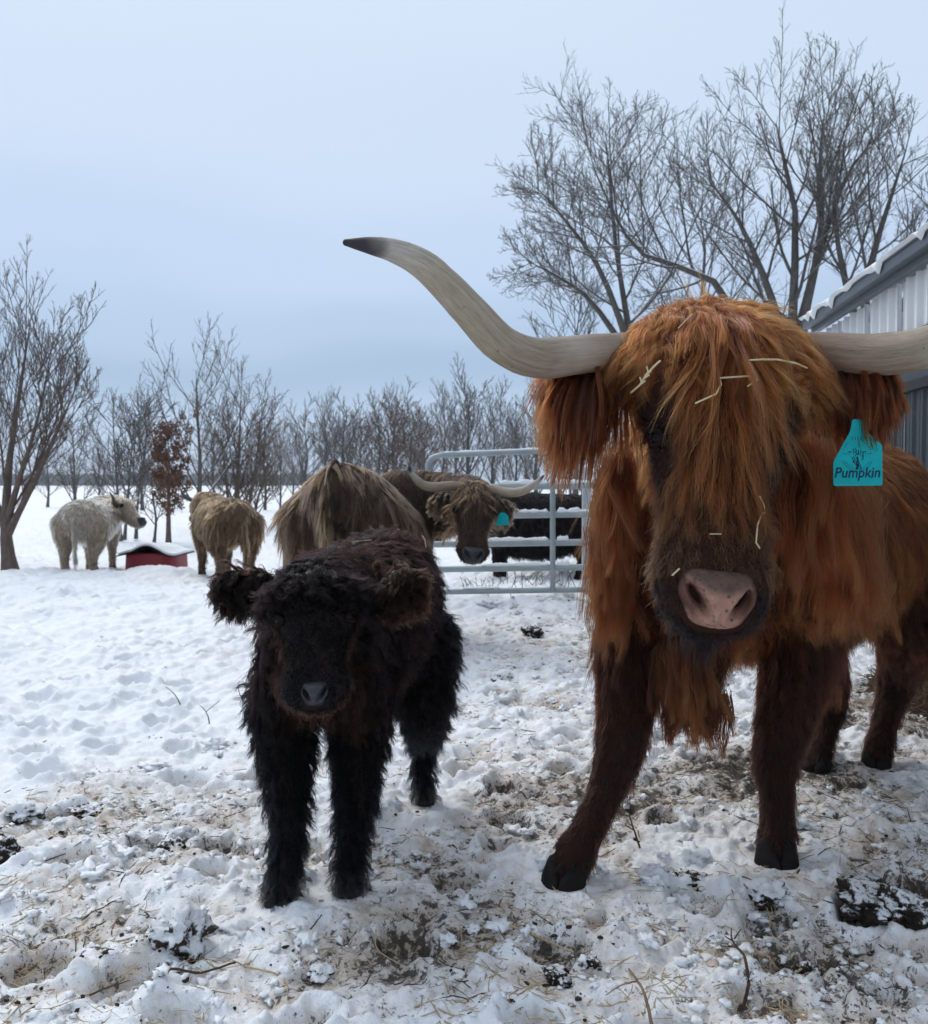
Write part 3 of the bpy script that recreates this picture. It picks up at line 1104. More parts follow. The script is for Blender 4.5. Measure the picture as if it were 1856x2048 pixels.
def over_calf(s, P, N, reg, tt, hx, ht, hz, c):
    isH = reg == 0
    rim = isH & (hz < -.02) & (ht > .25) & (ht < .92)
    w = (sstep(.02, -.10, hz) * sstep(.12, .3, ht) * isH)[:, None]
    s['dark'] = s['dark'] * (1 - w) + np.array([.022, .009, .006]) * w
    s['light'] = s['light'] * (1 - w) + np.array([.075, .032, .017]) * w
    s['len'] = np.where(isH & (ht < .2), .06, s['len'])
    s['len'] = np.where(rim, .042, s['len'])
    bib = ((reg == 1) | (reg == 2)) & (N[:, 1] < -.35) & (P[:, 2] < .72) & (P[:, 2] > .36) & (np.abs(P[:, 0] + .385) < .12)
    s['dark'] = np.where(bib[:, None], np.array([.014, .007, .005]), s['dark'])
    s['light'] = np.where(bib[:, None], np.array([.06, .027, .017]), s['light'])
    up = (sstep(.2, .9, N[:, 2]) * (reg == 2))[:, None]
    s['dark'] = s['dark'] * (1 - up) + np.array([.008, .005, .005]) * up
    s['light'] = s['light'] * (1 - up) + np.array([.036, .018, .016]) * up
    ft = ((reg >= 3) & (P[:, 2] < .085))[:, None]
    s['light'] = np.where(ft, np.array([.16, .15, .15]), s['light'])
    face = isH & (hz > .02) & (ht > .22)
    s['len'] = np.where(face, .012, s['len'])


CALF = dict(
    torso=[((-.235, 3.27, .795), .11, .14), ((-.25, 3.10, .795), .165, .195), ((-.30, 2.86, .75), .19, .225), ((-.36, 2.64, .715), .185, .225), ((-.385, 2.50, .67), .13, .16)],
    neck=[((-.36, 2.66, .78), .14, .17), ((-.355, 2.50, .84), .115, .135), (U(634, 1180, 2.36), .09, .09)],
    poll=U(634, 1165, 2.30), muzzle=U(631, 1402, 2.10), right=(1, .05, 0), fwd=(-.25, -.97, 0), headw=1.30, eye_x=.185, eye_t=.375, pollw=.17,
    legs=[
        [(U(568, 1400, 2.62), .09), (U(572, 1530, 2.59), .064), (U(577, 1640, 2.55), .046), (U(573, 1710, 2.53), .040), (U(566, 1770, 2.51), .043), (U(558, 1806, 2.49), .036)],
        [(U(722, 1400, 2.68), .09), (U(715, 1530, 2.65), .064), (U(706, 1640, 2.61), .046), (U(702, 1710, 2.59), .040), (U(699, 1765, 2.57), .043), (U(695, 1792, 2.555), .036)],
        [((-.15, 3.14, .62), .12), ((-.13, 3.02, .46), .085), (U(848, 1480, 3.34), .044), (U(845, 1550, 3.31), .034), (U(848, 1590, 3.30), .037), (U(850, 1608, 3.29), .03)],
        [((-.35, 3.16, .62), .12), ((-.37, 3.04, .46), .085), (U(700, 1495, 3.36), .044), (U(700, 1560, 3.33), .034), (U(703, 1596, 3.31), .037), (U(705, 1612, 3.29), .03)],
    ],
    feet=[((-.12, -1), .075), ((0, -1), .075), ((.0, -1), .07), ((-.2, -1), .07)],
    extra=[[(U(568, 1260, 2.45), .06, .06, (0, -1, 0)), (U(560, 1420, 2.58), .075, .075)], [(U(705, 1260, 2.45), .06, .06, (0, -1, 0)), (U(715, 1420, 2.60), .07, .07)]],
    skin=SK_BLACK, nose_mat=NOSE_DARK, hoof_mat=HOOF_BLACK, voxel=.011, smooth=6, seed=12, nose_n=40, nose_w=.105, nose_h=.085, eye_r=.046,
    fur=dict(torso=.062, neck=.065, head=.035, leg=.055, legtop=.42, mat=HAIR_BLACK, guides=5200, n=80000, K=9, r=.0006, clump=.72, frizz=.007, wild=.21, lift=.40, grav=1.0, feather=.5,
             wave=.0035, wfreq=1.6, muz0=.72, muz1=.9,
             col=dict(torso=((.004, .003, .004), (.022, .012, .012)), neck=((.005, .003, .003), (.024, .012, .010)), leg=((.003, .003, .004), (.014, .012, .014)),
                      foot=((.005, .006, .008), (.022, .022, .028)), head=((.004, .004, .005), (.018, .012, .012)), muzzle=((.004, .005, .007), (.014, .014, .018))),
             over=over_calf))
calf = cattle('highland_calf', 'fluffy black highland calf standing beside the big red brown steer', 'calf', CALF)
forelock(calf, 'forelock', .34, 520, 13000, (.004, .003, .004), (.026, .017, .017), .0006, 6, fan=1.2, wide=.34, K=10, clump=.8, frizz=.006, wave=.008, hold=.5, grav=.6, lift=.48, wild=.3, wfreq=1.6, tmid=.42, tside=.27, lmax=.30)
cfur = dict(len=.062, guides=260, n=5200, r=.0007, dark=(.005, .003, .003), light=(.032, .017, .013), K=9, clump=.75, frizz=.006, out=.9, grav=1.4, lift=.5, inner=.2, wild=.25, wave=.004)
ear(calf, U(556, 1180, 2.34), U(432, 1168, 2.30), .038, SK_BLACK, cfur, 23, droop=(0, 0, .0))
ear(calf, U(752, 1195, 2.30), U(842, 1158, 2.24), .046, SK_BLACK, dict(cfur, dark=(.014, .008, .005), light=(.07, .037, .023), len=.052), 24, droop=(0, 0, .0))


# ------------------------------------------------------------------ ground
def churn_at(x, y):
    """1 where hooves have churned snow, dirt and straw together; 0 on the clean snow"""
    edge = np.interp(x, [-3.2, -2.2, -1.2, -.6, -.25, .2, .9, 2.5, 4], [3.0, 3.3, 3.9, 4.6, 6.2, 8.0, 9.0, 10.5, 11])
    n = pn2(x, y, .9, 2.0) * .9 + pn2(x, y, 2.6, 7.0) * .4
    c = sstep(1.1, -.9, y - edge - n * 1.1)
    return np.where(y < -4, .6, c)


MOUNDS = [(G(332, 1156), .30, .13), (G(1000, 1215), .8, .10), (G(1080, 1150), 1.2, .20), (G(1180, 1140), 1.2, .12), (G(40, 1180), 1.2, .10),
          (G(1150, 1205), .7, .08), (G(450, 1190), .9, .06)]


def ground_z(x, y, fine=True):
    ch = churn_at(x, y)
    r = np.hypot(x, y)
    z = .035 * pn2(x, y, .55, 1.0) + .05 * pn2(x, y, .16, 4.0) * sstep(4, 12, r)
    z += (1 - ch) * (.06 * pn2(x, y, 1.7, 9.0) + .045 * np.abs(pn2(x + .05 * pn2(x, y, 5, 6.), y, 3.6, 3.0)) + .030 * np.abs(pn2(x, y, 8.0, 4.0)) + .013 * pn2(x, y, 17, 5.0) + .005 * pn2(x, y, 40, 6.0)) * sstep(60, 15, r)
    if fine:
        b = 1 - np.abs(pn2(x, y, 6.0, 13.0))
        b2 = 1 - np.abs(pn2(x, y, 15.0, 23.0))
        wx = x + .03 * pn2(x, y, 9, 77); wy = y + .03 * pn2(x, y, 9, 99)
        l1 = np.maximum(pn2(wx, wy, 17.0, 43.0), 0) ** .8
        z += ch * (.030 * pn2(x, y, 3.2, 11.0) - .022 * b ** 3 + .012 * pn2(x, y, 8.0, 53.0) - .010 * b2 ** 3 + .016 * l1 + .006 * pn2(x, y, 36.0, 31.0) + .0035 * pn2(x, y, 75.0, 61.0))
    for m, s, h in MOUNDS:
        d2 = ((x - m[0]) ** 2 + ((y - m[1]) * .8) ** 2) / s ** 2
        z += h * np.exp(-d2) * (1 + .3 * pn2(x, y, 3.0, 3.3) + .12 * pn2(x, y, 9.0, 3.3))
    return z


def flat_spots(x, y, z):
    """ground under the hooves is trodden level"""
    for p in FEET:
        d2 = (x - p[0]) ** 2 + (y - p[1]) ** 2
        w = np.exp(-d2 / .13 ** 2)
        z = z * (1 - w) + .010 * w
        z = z + .020 * np.exp(-(np.sqrt(d2) - .16) ** 2 / .045 ** 2) * (1 + .8 * pn2(x, y, 22, 8.8))
    for px_, py_, a_, s_ in PRINTS:
        if isinstance(x, np.ndarray) and x.size > 0:
            m = (np.abs(x - px_) < .3) & (np.abs(y - py_) < .3)
            if not m.any(): continue
            u = (x[m] - px_) * math.cos(a_) + (y[m] - py_) * math.sin(a_)
            v = -(x[m] - px_) * math.sin(a_) + (y[m] - py_) * math.cos(a_)
            q = np.sqrt((u / 1.25) ** 2 + v ** 2) / s_
            z = z.copy()
            z[m] += -.045 * sstep(1.15, .7, q) + .020 * np.exp(-((q - 1.35) / .3) ** 2) * (1 + .9 * pn2(x[m], y[m], 25, 4.4)) + .016 * sstep(.16, .0, np.abs(v) / s_) * sstep(1.1, .5, q)
    return z


def hoof_prints():
    rs = RS(88)
    out = []
    for i in range(460):
        y = math.exp(rs.uniform(math.log(1.9), math.log(11))); x = rs.uniform(-.55, .55) * y
        if all(math.hypot(x - o[0], y - o[1]) > .2 for o in out) and all(math.hypot(x - f[0], y - f[1]) > .3 for f in FEET):
            out.append((x, y, rs.rand() * 6.28, rs.uniform(.05, .075)))
    return out


FEET = [l[-1][0] for sp_ in (BIG, CALF) for l in sp_['legs']]
PRINTS = hoof_prints()


def build_ground():
    # rows from behind the camera out to the horizon, closest together where the camera looks
    ys = np.concatenate([[-300, -80, -20, -6, -2, 0, .8, 1.4], np.geomspace(1.7, 14, 620), np.geomspace(14.2, 60, 70), np.geomspace(64, 1500, 26)])
    us = np.concatenate([[-400, -60, -14, -4, -2, -1.4, -1.15], np.linspace(-1.06, 1.06, 520), [1.15, 1.4, 2, 4, 14, 60, 400]])
    yy, uu = np.meshgrid(ys, us, indexing='ij')
    half = .52 * np.maximum(yy, 1.7)
    xx = uu * half
    far = np.abs(uu) > 1.1
    xx = np.where(far & (np.abs(uu) > 3), np.sign(uu) * np.maximum(np.abs(xx), np.abs(uu) * 2), xx)
    zz = ground_z(xx, yy)
    zz = flat_spots(xx, yy, zz)
    ch = churn_at(xx, yy)
    V = np.stack([xx, yy, zz], -1).reshape(-1, 3)
    n, m = xx.shape
    I = np.arange(n * m).reshape(n, m)
    F = np.stack([I[:-1, :-1], I[:-1, 1:], I[1:, 1:], I[1:, :-1]], -1).reshape(-1, 4)
    # dirt gathers in patches; hollows hold more of it
    low = sstep(.012, -.035, zz - ground_z(xx, yy, False))
    big = pn2(xx, yy, 1.1, 41.0) * .55 + pn2(xx, yy, 3.1, 42.0) * .45
    spots = 0
    for px, py, s, a in ((1290, 1620, .30, 1.0), (1500, 1530, .32, .9), (1690, 1560, .4, 1.0), (1830, 1420, .7, 1.3), (1800, 1760, .32, 1.0), (1010, 1620, .3, .9), (1080, 1850, .28, 1.0),
                         (880, 1730, .3, .8), (300, 1690, .28, .6), (170, 1610, .3, .6), (1100, 1560, .3, .8), (1000, 1400, .5, .5), (1050, 1290, .6, .55), (1650, 1960, .25, .5), (1400, 1560, .3, .8),
                         (720, 1880, .25, .7), (1750, 1980, .3, .6), (100, 1960, .3, .4)):
        g = G(px, py)
        spots = spots + a * np.exp(-((xx - g[0]) ** 2 + (yy - g[1]) ** 2) / s ** 2)
    dirt = ch * np.clip(.17 + .48 * big + .35 * low + .50 * spots - .12 * sstep(-.9, -1.6, xx), 0, 1.2)
    return mesh_obj('ground', V, F, snow_ground_mat(), None, attrs={'churn': ch.ravel(), 'dirt': dirt.ravel()})


def snow_ground_mat():
    t = NT('trodden_snow')
    v = t.coord()
    ch, di = t.attr('churn').outputs['Fac'], t.attr('dirt').outputs['Fac']
    snow = t.ramp(t.noise(v, 2.2, 5), [(.3, (.80, .82, .84)), (.7, (.88, .885, .89))])
    # tan stain, straw dust
    n1 = t.noise(v, 5.5, 6, .65, .6)
    st = t.math('MULTIPLY', t.ramp(t.math('ADD', n1, t.math('MULTIPLY', di, .30)), [(.60, 0.0), (.86, 1.0)]), ch)
    c = t.mix(t.math('MULTIPLY', st, .7), snow, (.50, .37, .25))
    # grey slush
    n4 = t.noise(v, 16, 6, .7, .4)
    sl = t.math('MULTIPLY', t.ramp(t.math('ADD', n4, t.math('MULTIPLY', di, .26)), [(.60, 0.0), (.80, 1.0)]), ch)
    c = t.mix(t.math('MULTIPLY', sl, .5), c, (.30, .24, .19))
    # dark dung and soil: hard edged scraps at two sizes
    n2 = t.noise(v, 26, 8, .68, .5)
    d2 = t.math('MULTIPLY', t.ramp(t.math('ADD', n2, t.math('MULTIPLY', di, .24)), [(.71, 0.0), (.77, 1.0)]), ch)
    c = t.mix(t.math('MULTIPLY', d2, .9), c, (.040, .030, .022))
    n3 = t.noise(v, 75, 6, .7, .5)
    d3 = t.math('MULTIPLY', t.ramp(t.math('ADD', n3, t.math('MULTIPLY', di, .20)), [(.70, 0.0), (.75, 1.0)]), ch)
    c = t.mix(t.math('MULTIPLY', d3, .85), c, (.055, .042, .030))
    # rare specks on the clean snow
    vo = t.new('ShaderNodeTexVoronoi', feature='F1', _Scale=5.0)
    t.link(v, vo.inputs['Vector'])
    c = t.mix(t.ramp(vo.outputs['Distance'], [(.035, .8), (.06, 0.0)]), c, (.10, .08, .06))
    m = t.base(c, .62, .25)
    t.p.inputs['Subsurface Weight'].default_value = 0.0
    h = t.math('ADD', t.noise(v, 60, 6, .65), t.math('MULTIPLY', t.noise(v, 190, 4, .6), .5))
    t.bump(h, .55, .010)
    return m


ground = build_ground()
tag(ground, kind='structure')


def rock(sub, seed, rough=.35, squash=.75):
    V, F = ico(sub)
    o = seed * 3.7 % 91
    k = 1 + rough * pn(V, 1.5, o) - rough * .9 * np.abs(pn(V, 2.6, o + 9)) + rough * .5 * pn(V, 6, o + 5) + rough * .25 * pn(V, 13, o + 2)
    V = V * k[:, None]
    V[:, 2] *= squash
    return V, F


def rotz(V, a):
    c, s = math.cos(a), math.sin(a)
    return V @ np.array([[c, s, 0], [-s, c, 0], [0, 0, 1]])


SNOW = mottled('snow', (.80, .82, .84), (.88, .885, .89), 9, .6, .25, .5, .006)


def lump_mat(name, dark, snow_amt, dark2=None):
    t = NT(name)
    v = t.coord()
    g = t.new('ShaderNodeNewGeometry')
    sp = t.new('ShaderNodeSeparateXYZ')
    t.link(g.outputs['Normal'], sp.inputs[0])
    n = t.noise(v, 34, 6, .7, .5)
    f = t.math('ADD', t.math('MULTIPLY', sp.outputs['Z'], .22), t.math('ADD', n, snow_amt))
    d = t.ramp(t.noise(v, 60, 5), [(.35, dark), (.7, dark2 or tuple(min(1, x * 2.6) for x in dark))])
    c = t.mix(t.ramp(f, [(.60, 0.0), (.70, 1.0)]), d, (.80, .81, .82))
    m = t.base(c, .8, .25)
    t.bump(t.noise(v, 90, 6, .7), .7, .008)
    return m


CLOD_DARK = lump_mat('frozen_dung', (.018, .013, .010), -.02)
CLOD_SNOWY = lump_mat('snowy_dung', (.026, .019, .014), .12)
CLOD_WHITE = lump_mat('dirty_snow_lump', (.10, .07, .05), .22)


def clod(px, py, size, mat, label, seed, squash=.7, stretch=1.0, name='dung_clod', group='clods of frozen dung and dirty snow on the ground'):
    g = G(px, py)
    V, F = rock(4, seed, .42, squash)
    V[:, 0] *= stretch
    V = rotz(V, seed * 1.3) * size
    z0 = float(ground_z(np.array([g[0]]), np.array([g[1]]))[0])
    V = V + np.array([g[0], g[1], z0 + size * squash * .45])
    o = mesh_obj(name, V, F, mat, None, loc=(g[0], g[1], z0))
    return tag(o, label, 'clod', group)


clod(360, 1905, .075, CLOD_SNOWY, 'large round clod streaked with snow and dark bark, largest clod left of the calf', 3, .85)
clod(345, 1945, .035, CLOD_DARK, 'small dark flat clod just below the large streaked clod', 4, .5)
clod(490, 1868, .055, CLOD_WHITE, 'pale grey low clod between the streaked clod and the calf front hoof', 5, .5, 1.2)
clod(1735, 1820, .085, CLOD_DARK, 'biggest black frozen dung mass right of the steer front hoof', 6, .5, 1.5)
clod(1815, 1850, .07, CLOD_DARK, 'black dung clod touching the right end of the biggest dung mass', 7, .7)
clod(1535, 1800, .055, CLOD_SNOWY, 'snow dusted grey clod in front of the steer straight front hoof', 8, .7, 1.2)
clod(1392, 1757, .045, CLOD_DARK, 'dark crescent shaped clod between the two front hooves of the steer', 9, .6, 1.4)
clod(1308, 1765, .048, CLOD_WHITE, 'rounded dirty white snow lump right of the steer stretched front hoof', 10, .85)
clod(345, 1690, .048, CLOD_DARK, 'dark brown clod half sunk in the snow left of the calf', 11, .6, 1.2)
clod(178, 1618, .05, CLOD_DARK, 'flat brown scrap of dung in the clean snow beside the grey tussock', 12, .4, 1.5)
clod(52, 1640, .06, CLOD_SNOWY, 'grey snow covered tussock clod at the left edge of the churned snow', 13, .7)
clod(8, 1712, .045, CLOD_DARK, 'black clod cut by the left edge of the frame', 14, .9)
clod(1615, 1925, .03, CLOD_DARK, 'fist sized black clod right of the forked twig', 15, .8)
clod(1115, 1955, .03, CLOD_DARK, 'small black double clod on the bare snow below the straw patch', 16, .6, 1.3)
clod(640, 1945, .03, CLOD_SNOWY, 'small grey clod in the snow below the calf hooves', 17, .6)
clod(1180, 1925, .024, CLOD_DARK, 'tiny dark clod between straw patch and forked twig', 18, .7)
clod(1065, 1270, .085, CLOD_DARK, 'dark clod in the churned snow beside the steer shoulder below the gate', 19, .7)
clod(1005, 1365, .06, CLOD_SNOWY, 'snowy dark clod between the calf rump and the steer foreleg', 20, .6, 1.3)


def scatter_pts(rs, n, lo, hi, need=.35):
    """points on the churned ground, denser near the camera"""
    out = []
    while len(out) < n:
        y = np.exp(rs.uniform(math.log(lo), math.log(hi), 4000))
        x = rs.uniform(-.56, .56, 4000) * y
        ch = churn_at(x, y)
        k = rs.rand(4000) < np.clip((ch - need) / (1 - need), 0, 1)
        out += list(zip(x[k], y[k]))
    P = np.array(out[:n])
    z = flat_spots(P[:, 0], P[:, 1], ground_z(P[:, 0], P[:, 1]))
    keep = np.ones(n, bool)
    for f in FEET:
        keep &= np.hypot(P[:, 0] - f[0], P[:, 1] - f[1]) > .09
    return np.column_stack([P, z])[keep]


def lumps(name, mat, n, lo, hi, smin, smax, seed, sub, rough=.3, need=.3, variants=8, clustered=0.0, flat_=3):
    rs = RS(seed)
    base = [rock(sub, seed + i, rough, .75) for i in range(variants)]
    pts = scatter_pts(rs, n, lo, hi, need)
    if clustered:
        w = pn2(pts[:, 0], pts[:, 1], 2.2, seed) + .4 * pn2(pts[:, 0], pts[:, 1], 7, seed)
        pts = pts[w > clustered]
    parts = []
    for p in pts:
        V, F = base[rs.randint(variants)]
        s = (smin + (smax - smin) * rs.rand() ** 3) * (.7 + .12 * p[1])
        V = rotz(V * s * np.array([.9 + .9 * rs.rand(), .8 + .4 * rs.rand(), .55 + .6 * rs.rand()]), rs.rand() * 6.3)
        parts.append((V + p + np.array([0, 0, s * .25]), F))
    V, F = merge(parts)
    return tag(mesh_obj(name, V, F, mat, smooth=flat_ > sub), kind='stuff')


tag(lumps('snow_lumps', SNOW, 5200, 1.75, 9.5, .002, .016, 101, 2, .8, .25, clustered=-.1, flat_=0), None, None, None, 'stuff')
tag(lumps('snow_boulders', SNOW, 420, 2.2, 9.5, .016, .042, 131, 3, .8, .40, clustered=.05, flat_=0), None, None, None, 'stuff')
tag(lumps('dung_crumbs', mottled('dung_crumb', (.022, .016, .012), (.06, .045, .033), 40, .85, .2, .5, .004), 2600, 1.75, 9, .0012, .009, 102, 1, .6, .2, clustered=.12), None, None, None, 'stuff')


def straws(name, mat, n, lo, hi, l0, l1, r, seed, clustered=None, need=.2, tilt=.12):
    rs = RS(seed)
    p = scatter_pts(rs, n, lo, hi, need)
    if clustered is not None:
        w = pn2(p[:, 0], p[:, 1], 1.7, seed) + .5 * pn2(p[:, 0], p[:, 1], 5, seed)
        p = p[w > clustered]
    m = len(p)
    K = 5
    a = rs.rand(m) * 6.283
    d = np.stack([np.cos(a), np.sin(a), rs.normal(size=m) * tilt + tilt], -1)
    L = (l0 + (l1 - l0) * rs.rand(m) ** 2.2)
    t = np.linspace(-.5, .5, K)
    P = p[:, None] + d[:, None] * (L[:, None] * t)[..., None]
    bend = rs.normal(size=(m, 1, 3)) * (L[:, None, None] * .22) * (t[None, :, None] ** 2 - .1)
    bend[..., 2] = -np.abs(bend[..., 2]) * .5
    P = P + bend
    P[..., 2] = np.maximum(P[..., 2], ground_z(P[..., 0].ravel(), P[..., 1].ravel()).reshape(m, K) + r * 1.0)
    R = np.full((m, K), 1.0) * (r * (.5 + rs.rand(m, 1))) * np.array([.7, 1, 1, .9, .5])
    V, F = tubes(P, R, 4)
    return tag(mesh_obj(name, V, F, mat), kind='stuff')


STRAW = mottled('straw', (.33, .235, .115), (.52, .41, .24), 20, .6, .3, 0)
TWIGM = mottled('dead_stalk', (.045, .030, .021), (.13, .085, .055), 30, .8, .2, 0)
straws('straw_litter', STRAW, 7000, 1.75, 9, .012, .11, .0012, 111, -.05)
straws('stalk_litter', TWIGM, 1500, 1.75, 9, .02, .16, .0014, 112, .05, .15, .2)


def twig(name, px_pts, Ys, r0, label, branches=(), mat=None, cat='twig', group=None):
    P = [U(x, y, Y) for (x, y), Y in zip(px_pts, Ys)]
    parts = [loft(P, np.linspace(r0, r0 * .55, len(P)), sides=7, n=len(P) * 5)]
    for b, rr in branches:
        Q = [U(x, y, Y) for x, y, Y in b]
        parts.append(loft(Q, np.linspace(rr, rr * .5, len(Q)), sides=6, n=len(Q) * 3))
    V, F = merge(parts)
    V = V + .0015 * np.stack([pn(V, 50, i * 9.) for i in range(3)], -1)
    o = mesh_obj(name, V, F, mat or TWIGM, None, loc=tuple(P[0]))
    return tag(o, label, cat, group)


def gy(py):
    return float(G(928, py)[1])


twig('twig', [(1488, 2012), (1497, 1960), (1487, 1910), (1464, 1890)], [gy(2012), gy(2012) - .02, gy(2012) + .0, gy(2012) + .05], .0042, 'reddish brown forked twig standing in the snow',
     [([(1487, 1910, gy(2012)), (1466, 1882, gy(2012) + .02), (1462, 1856, gy(2012) + .03)], .003), ([(1466, 1882, gy(2012) + .02), (1450, 1872, gy(2012) + .02)], .002), ([(1470, 1878, gy(2012) + .02), (1482, 1858, gy(2012) + .02)], .002)])
twig('twig', [(1305, 2058), (1288, 1985), (1258, 1938)], [gy(2070), gy(2050), gy(2020)], .0042, 'pale broken stalk leaning at the bottom edge of the frame',
     [([(1275, 1962, gy(2035)), (1240, 1972, gy(2030)), (1212, 1990, gy(2010))], .002)], mat=mottled('pale_stalk', (.16, .11, .07), (.30, .22, .14), 30, .8, .2, 0))
twig('twig', [(300, 1995), (335, 1940), (400, 1945), (470, 1925)], [gy(1995), gy(1965), gy(1955), gy(1935)], .004, 'dark crooked twig lying under the large streaked clod',
     [([(300, 1995, gy(1995)), (262, 2002, gy(2000))], .003)])
twig('twig', [(590, 1905), (612, 1870), (643, 1830)], [gy(1905), gy(1880), gy(1850)], .003, 'thin brown twig in the snow between the calf front hooves and the frame bottom')
twig('twig', [(1280, 1695), (1268, 1660), (1258, 1630)], [gy(1700), gy(1695), gy(1690)], .0035, 'short forked stick standing behind the steer stretched front hoof',
     [([(1268, 1660, gy(1695)), (1250, 1650, gy(1690))], .0025)])
twig('twig', [(1540, 1975), (1575, 1955), (1602, 1938)], [gy(1975), gy(1960), gy(1945)], .0045, 'thick straw coloured stem lying right of the forked twig', mat=STRAW)
twig('twig', [(1598, 1740), (1565, 1790), (1545, 1800)], [gy(1760), gy(1790), gy(1800)], .0035, 'dark stick lying against the snow dusted clod under the steer')
twig('twig', [(180, 1990), (215, 1975), (258, 1960)], [gy(1990), gy(1978), gy(1968)], .0026, 'straight dark stalk lying alone in the left foreground snow')
twig('twig', [(470, 1930), (545, 1945), (572, 1965), (575, 1995)], [gy(1932), gy(1945), gy(1962), gy(1990)], .0024, 'long bent straw stem lying right of the crooked twig', mat=STRAW)
twig('twig', [(752, 1860), (756, 1900), (812, 1935)], [gy(1880), gy(1905), gy(1935)], .0022, 'curved dry stem in the snow below the calf hooves', mat=STRAW)
twig('twig', [(1020, 1850), (1090, 1880), (1145, 1905)], [gy(1862), gy(1880), gy(1905)], .0035, 'long straw stem lying across the brown straw patch', mat=STRAW)


# ------------------------------------------------------------------ barn
def slab(P0, P1, P2, P3, th, nrm_):
    """a plate with corners P0..P3 and thickness th along nrm_"""
    A = np.array([P0, P1, P2, P3], float)
    B = A + np.asarray(nrm_, float) * th
    V = np.vstack([A, B])
    F = [(0, 1, 2, 3), (7, 6, 5, 4), (0, 4, 5, 1), (1, 5, 6, 2), (2, 6, 7, 3), (3, 7, 4, 0)]
    return V, F


def ribbed(k0, k1, z0, z1, pitch, depth, org, dr, out, zcut=None):
    """ribbed steel sheet along dr from k0 to k1; ribs stand out along out"""
    prof = []
    k = k0
    while k < k1 - 1e-6:
        for f, h in ((0, 1), (.10, 1), (.17, 0), (.46, 0), (.48, .22), (.56, .22), (.58, 0), (.93, 0)):
            if k + f * pitch < k1:
                prof.append((k + f * pitch, h * depth))
        k += pitch
    prof.append((k1, 0))
    top, bot = [], []
    for kk, h in prof:
        p = org + dr * kk + out * h
        b = z0 if zcut is None else z0 + zcut(kk)
        bot.append([p[0], p[1], b]); top.append([p[0], p[1], z1])
    n = len(prof)
    V = np.array(bot + top)
    Vb = V - out * .004
    F = [(i, i + 1, n + i + 1, n + i) for i in range(n - 1)]
    F2 = [tuple(x + 2 * n for x in f[::-1]) for f in F]
    E = [(i + 1, i, 2 * n + i, 2 * n + i + 1) for i in range(n - 1)]
    return np.vstack([V, Vb]), F + F2 + E


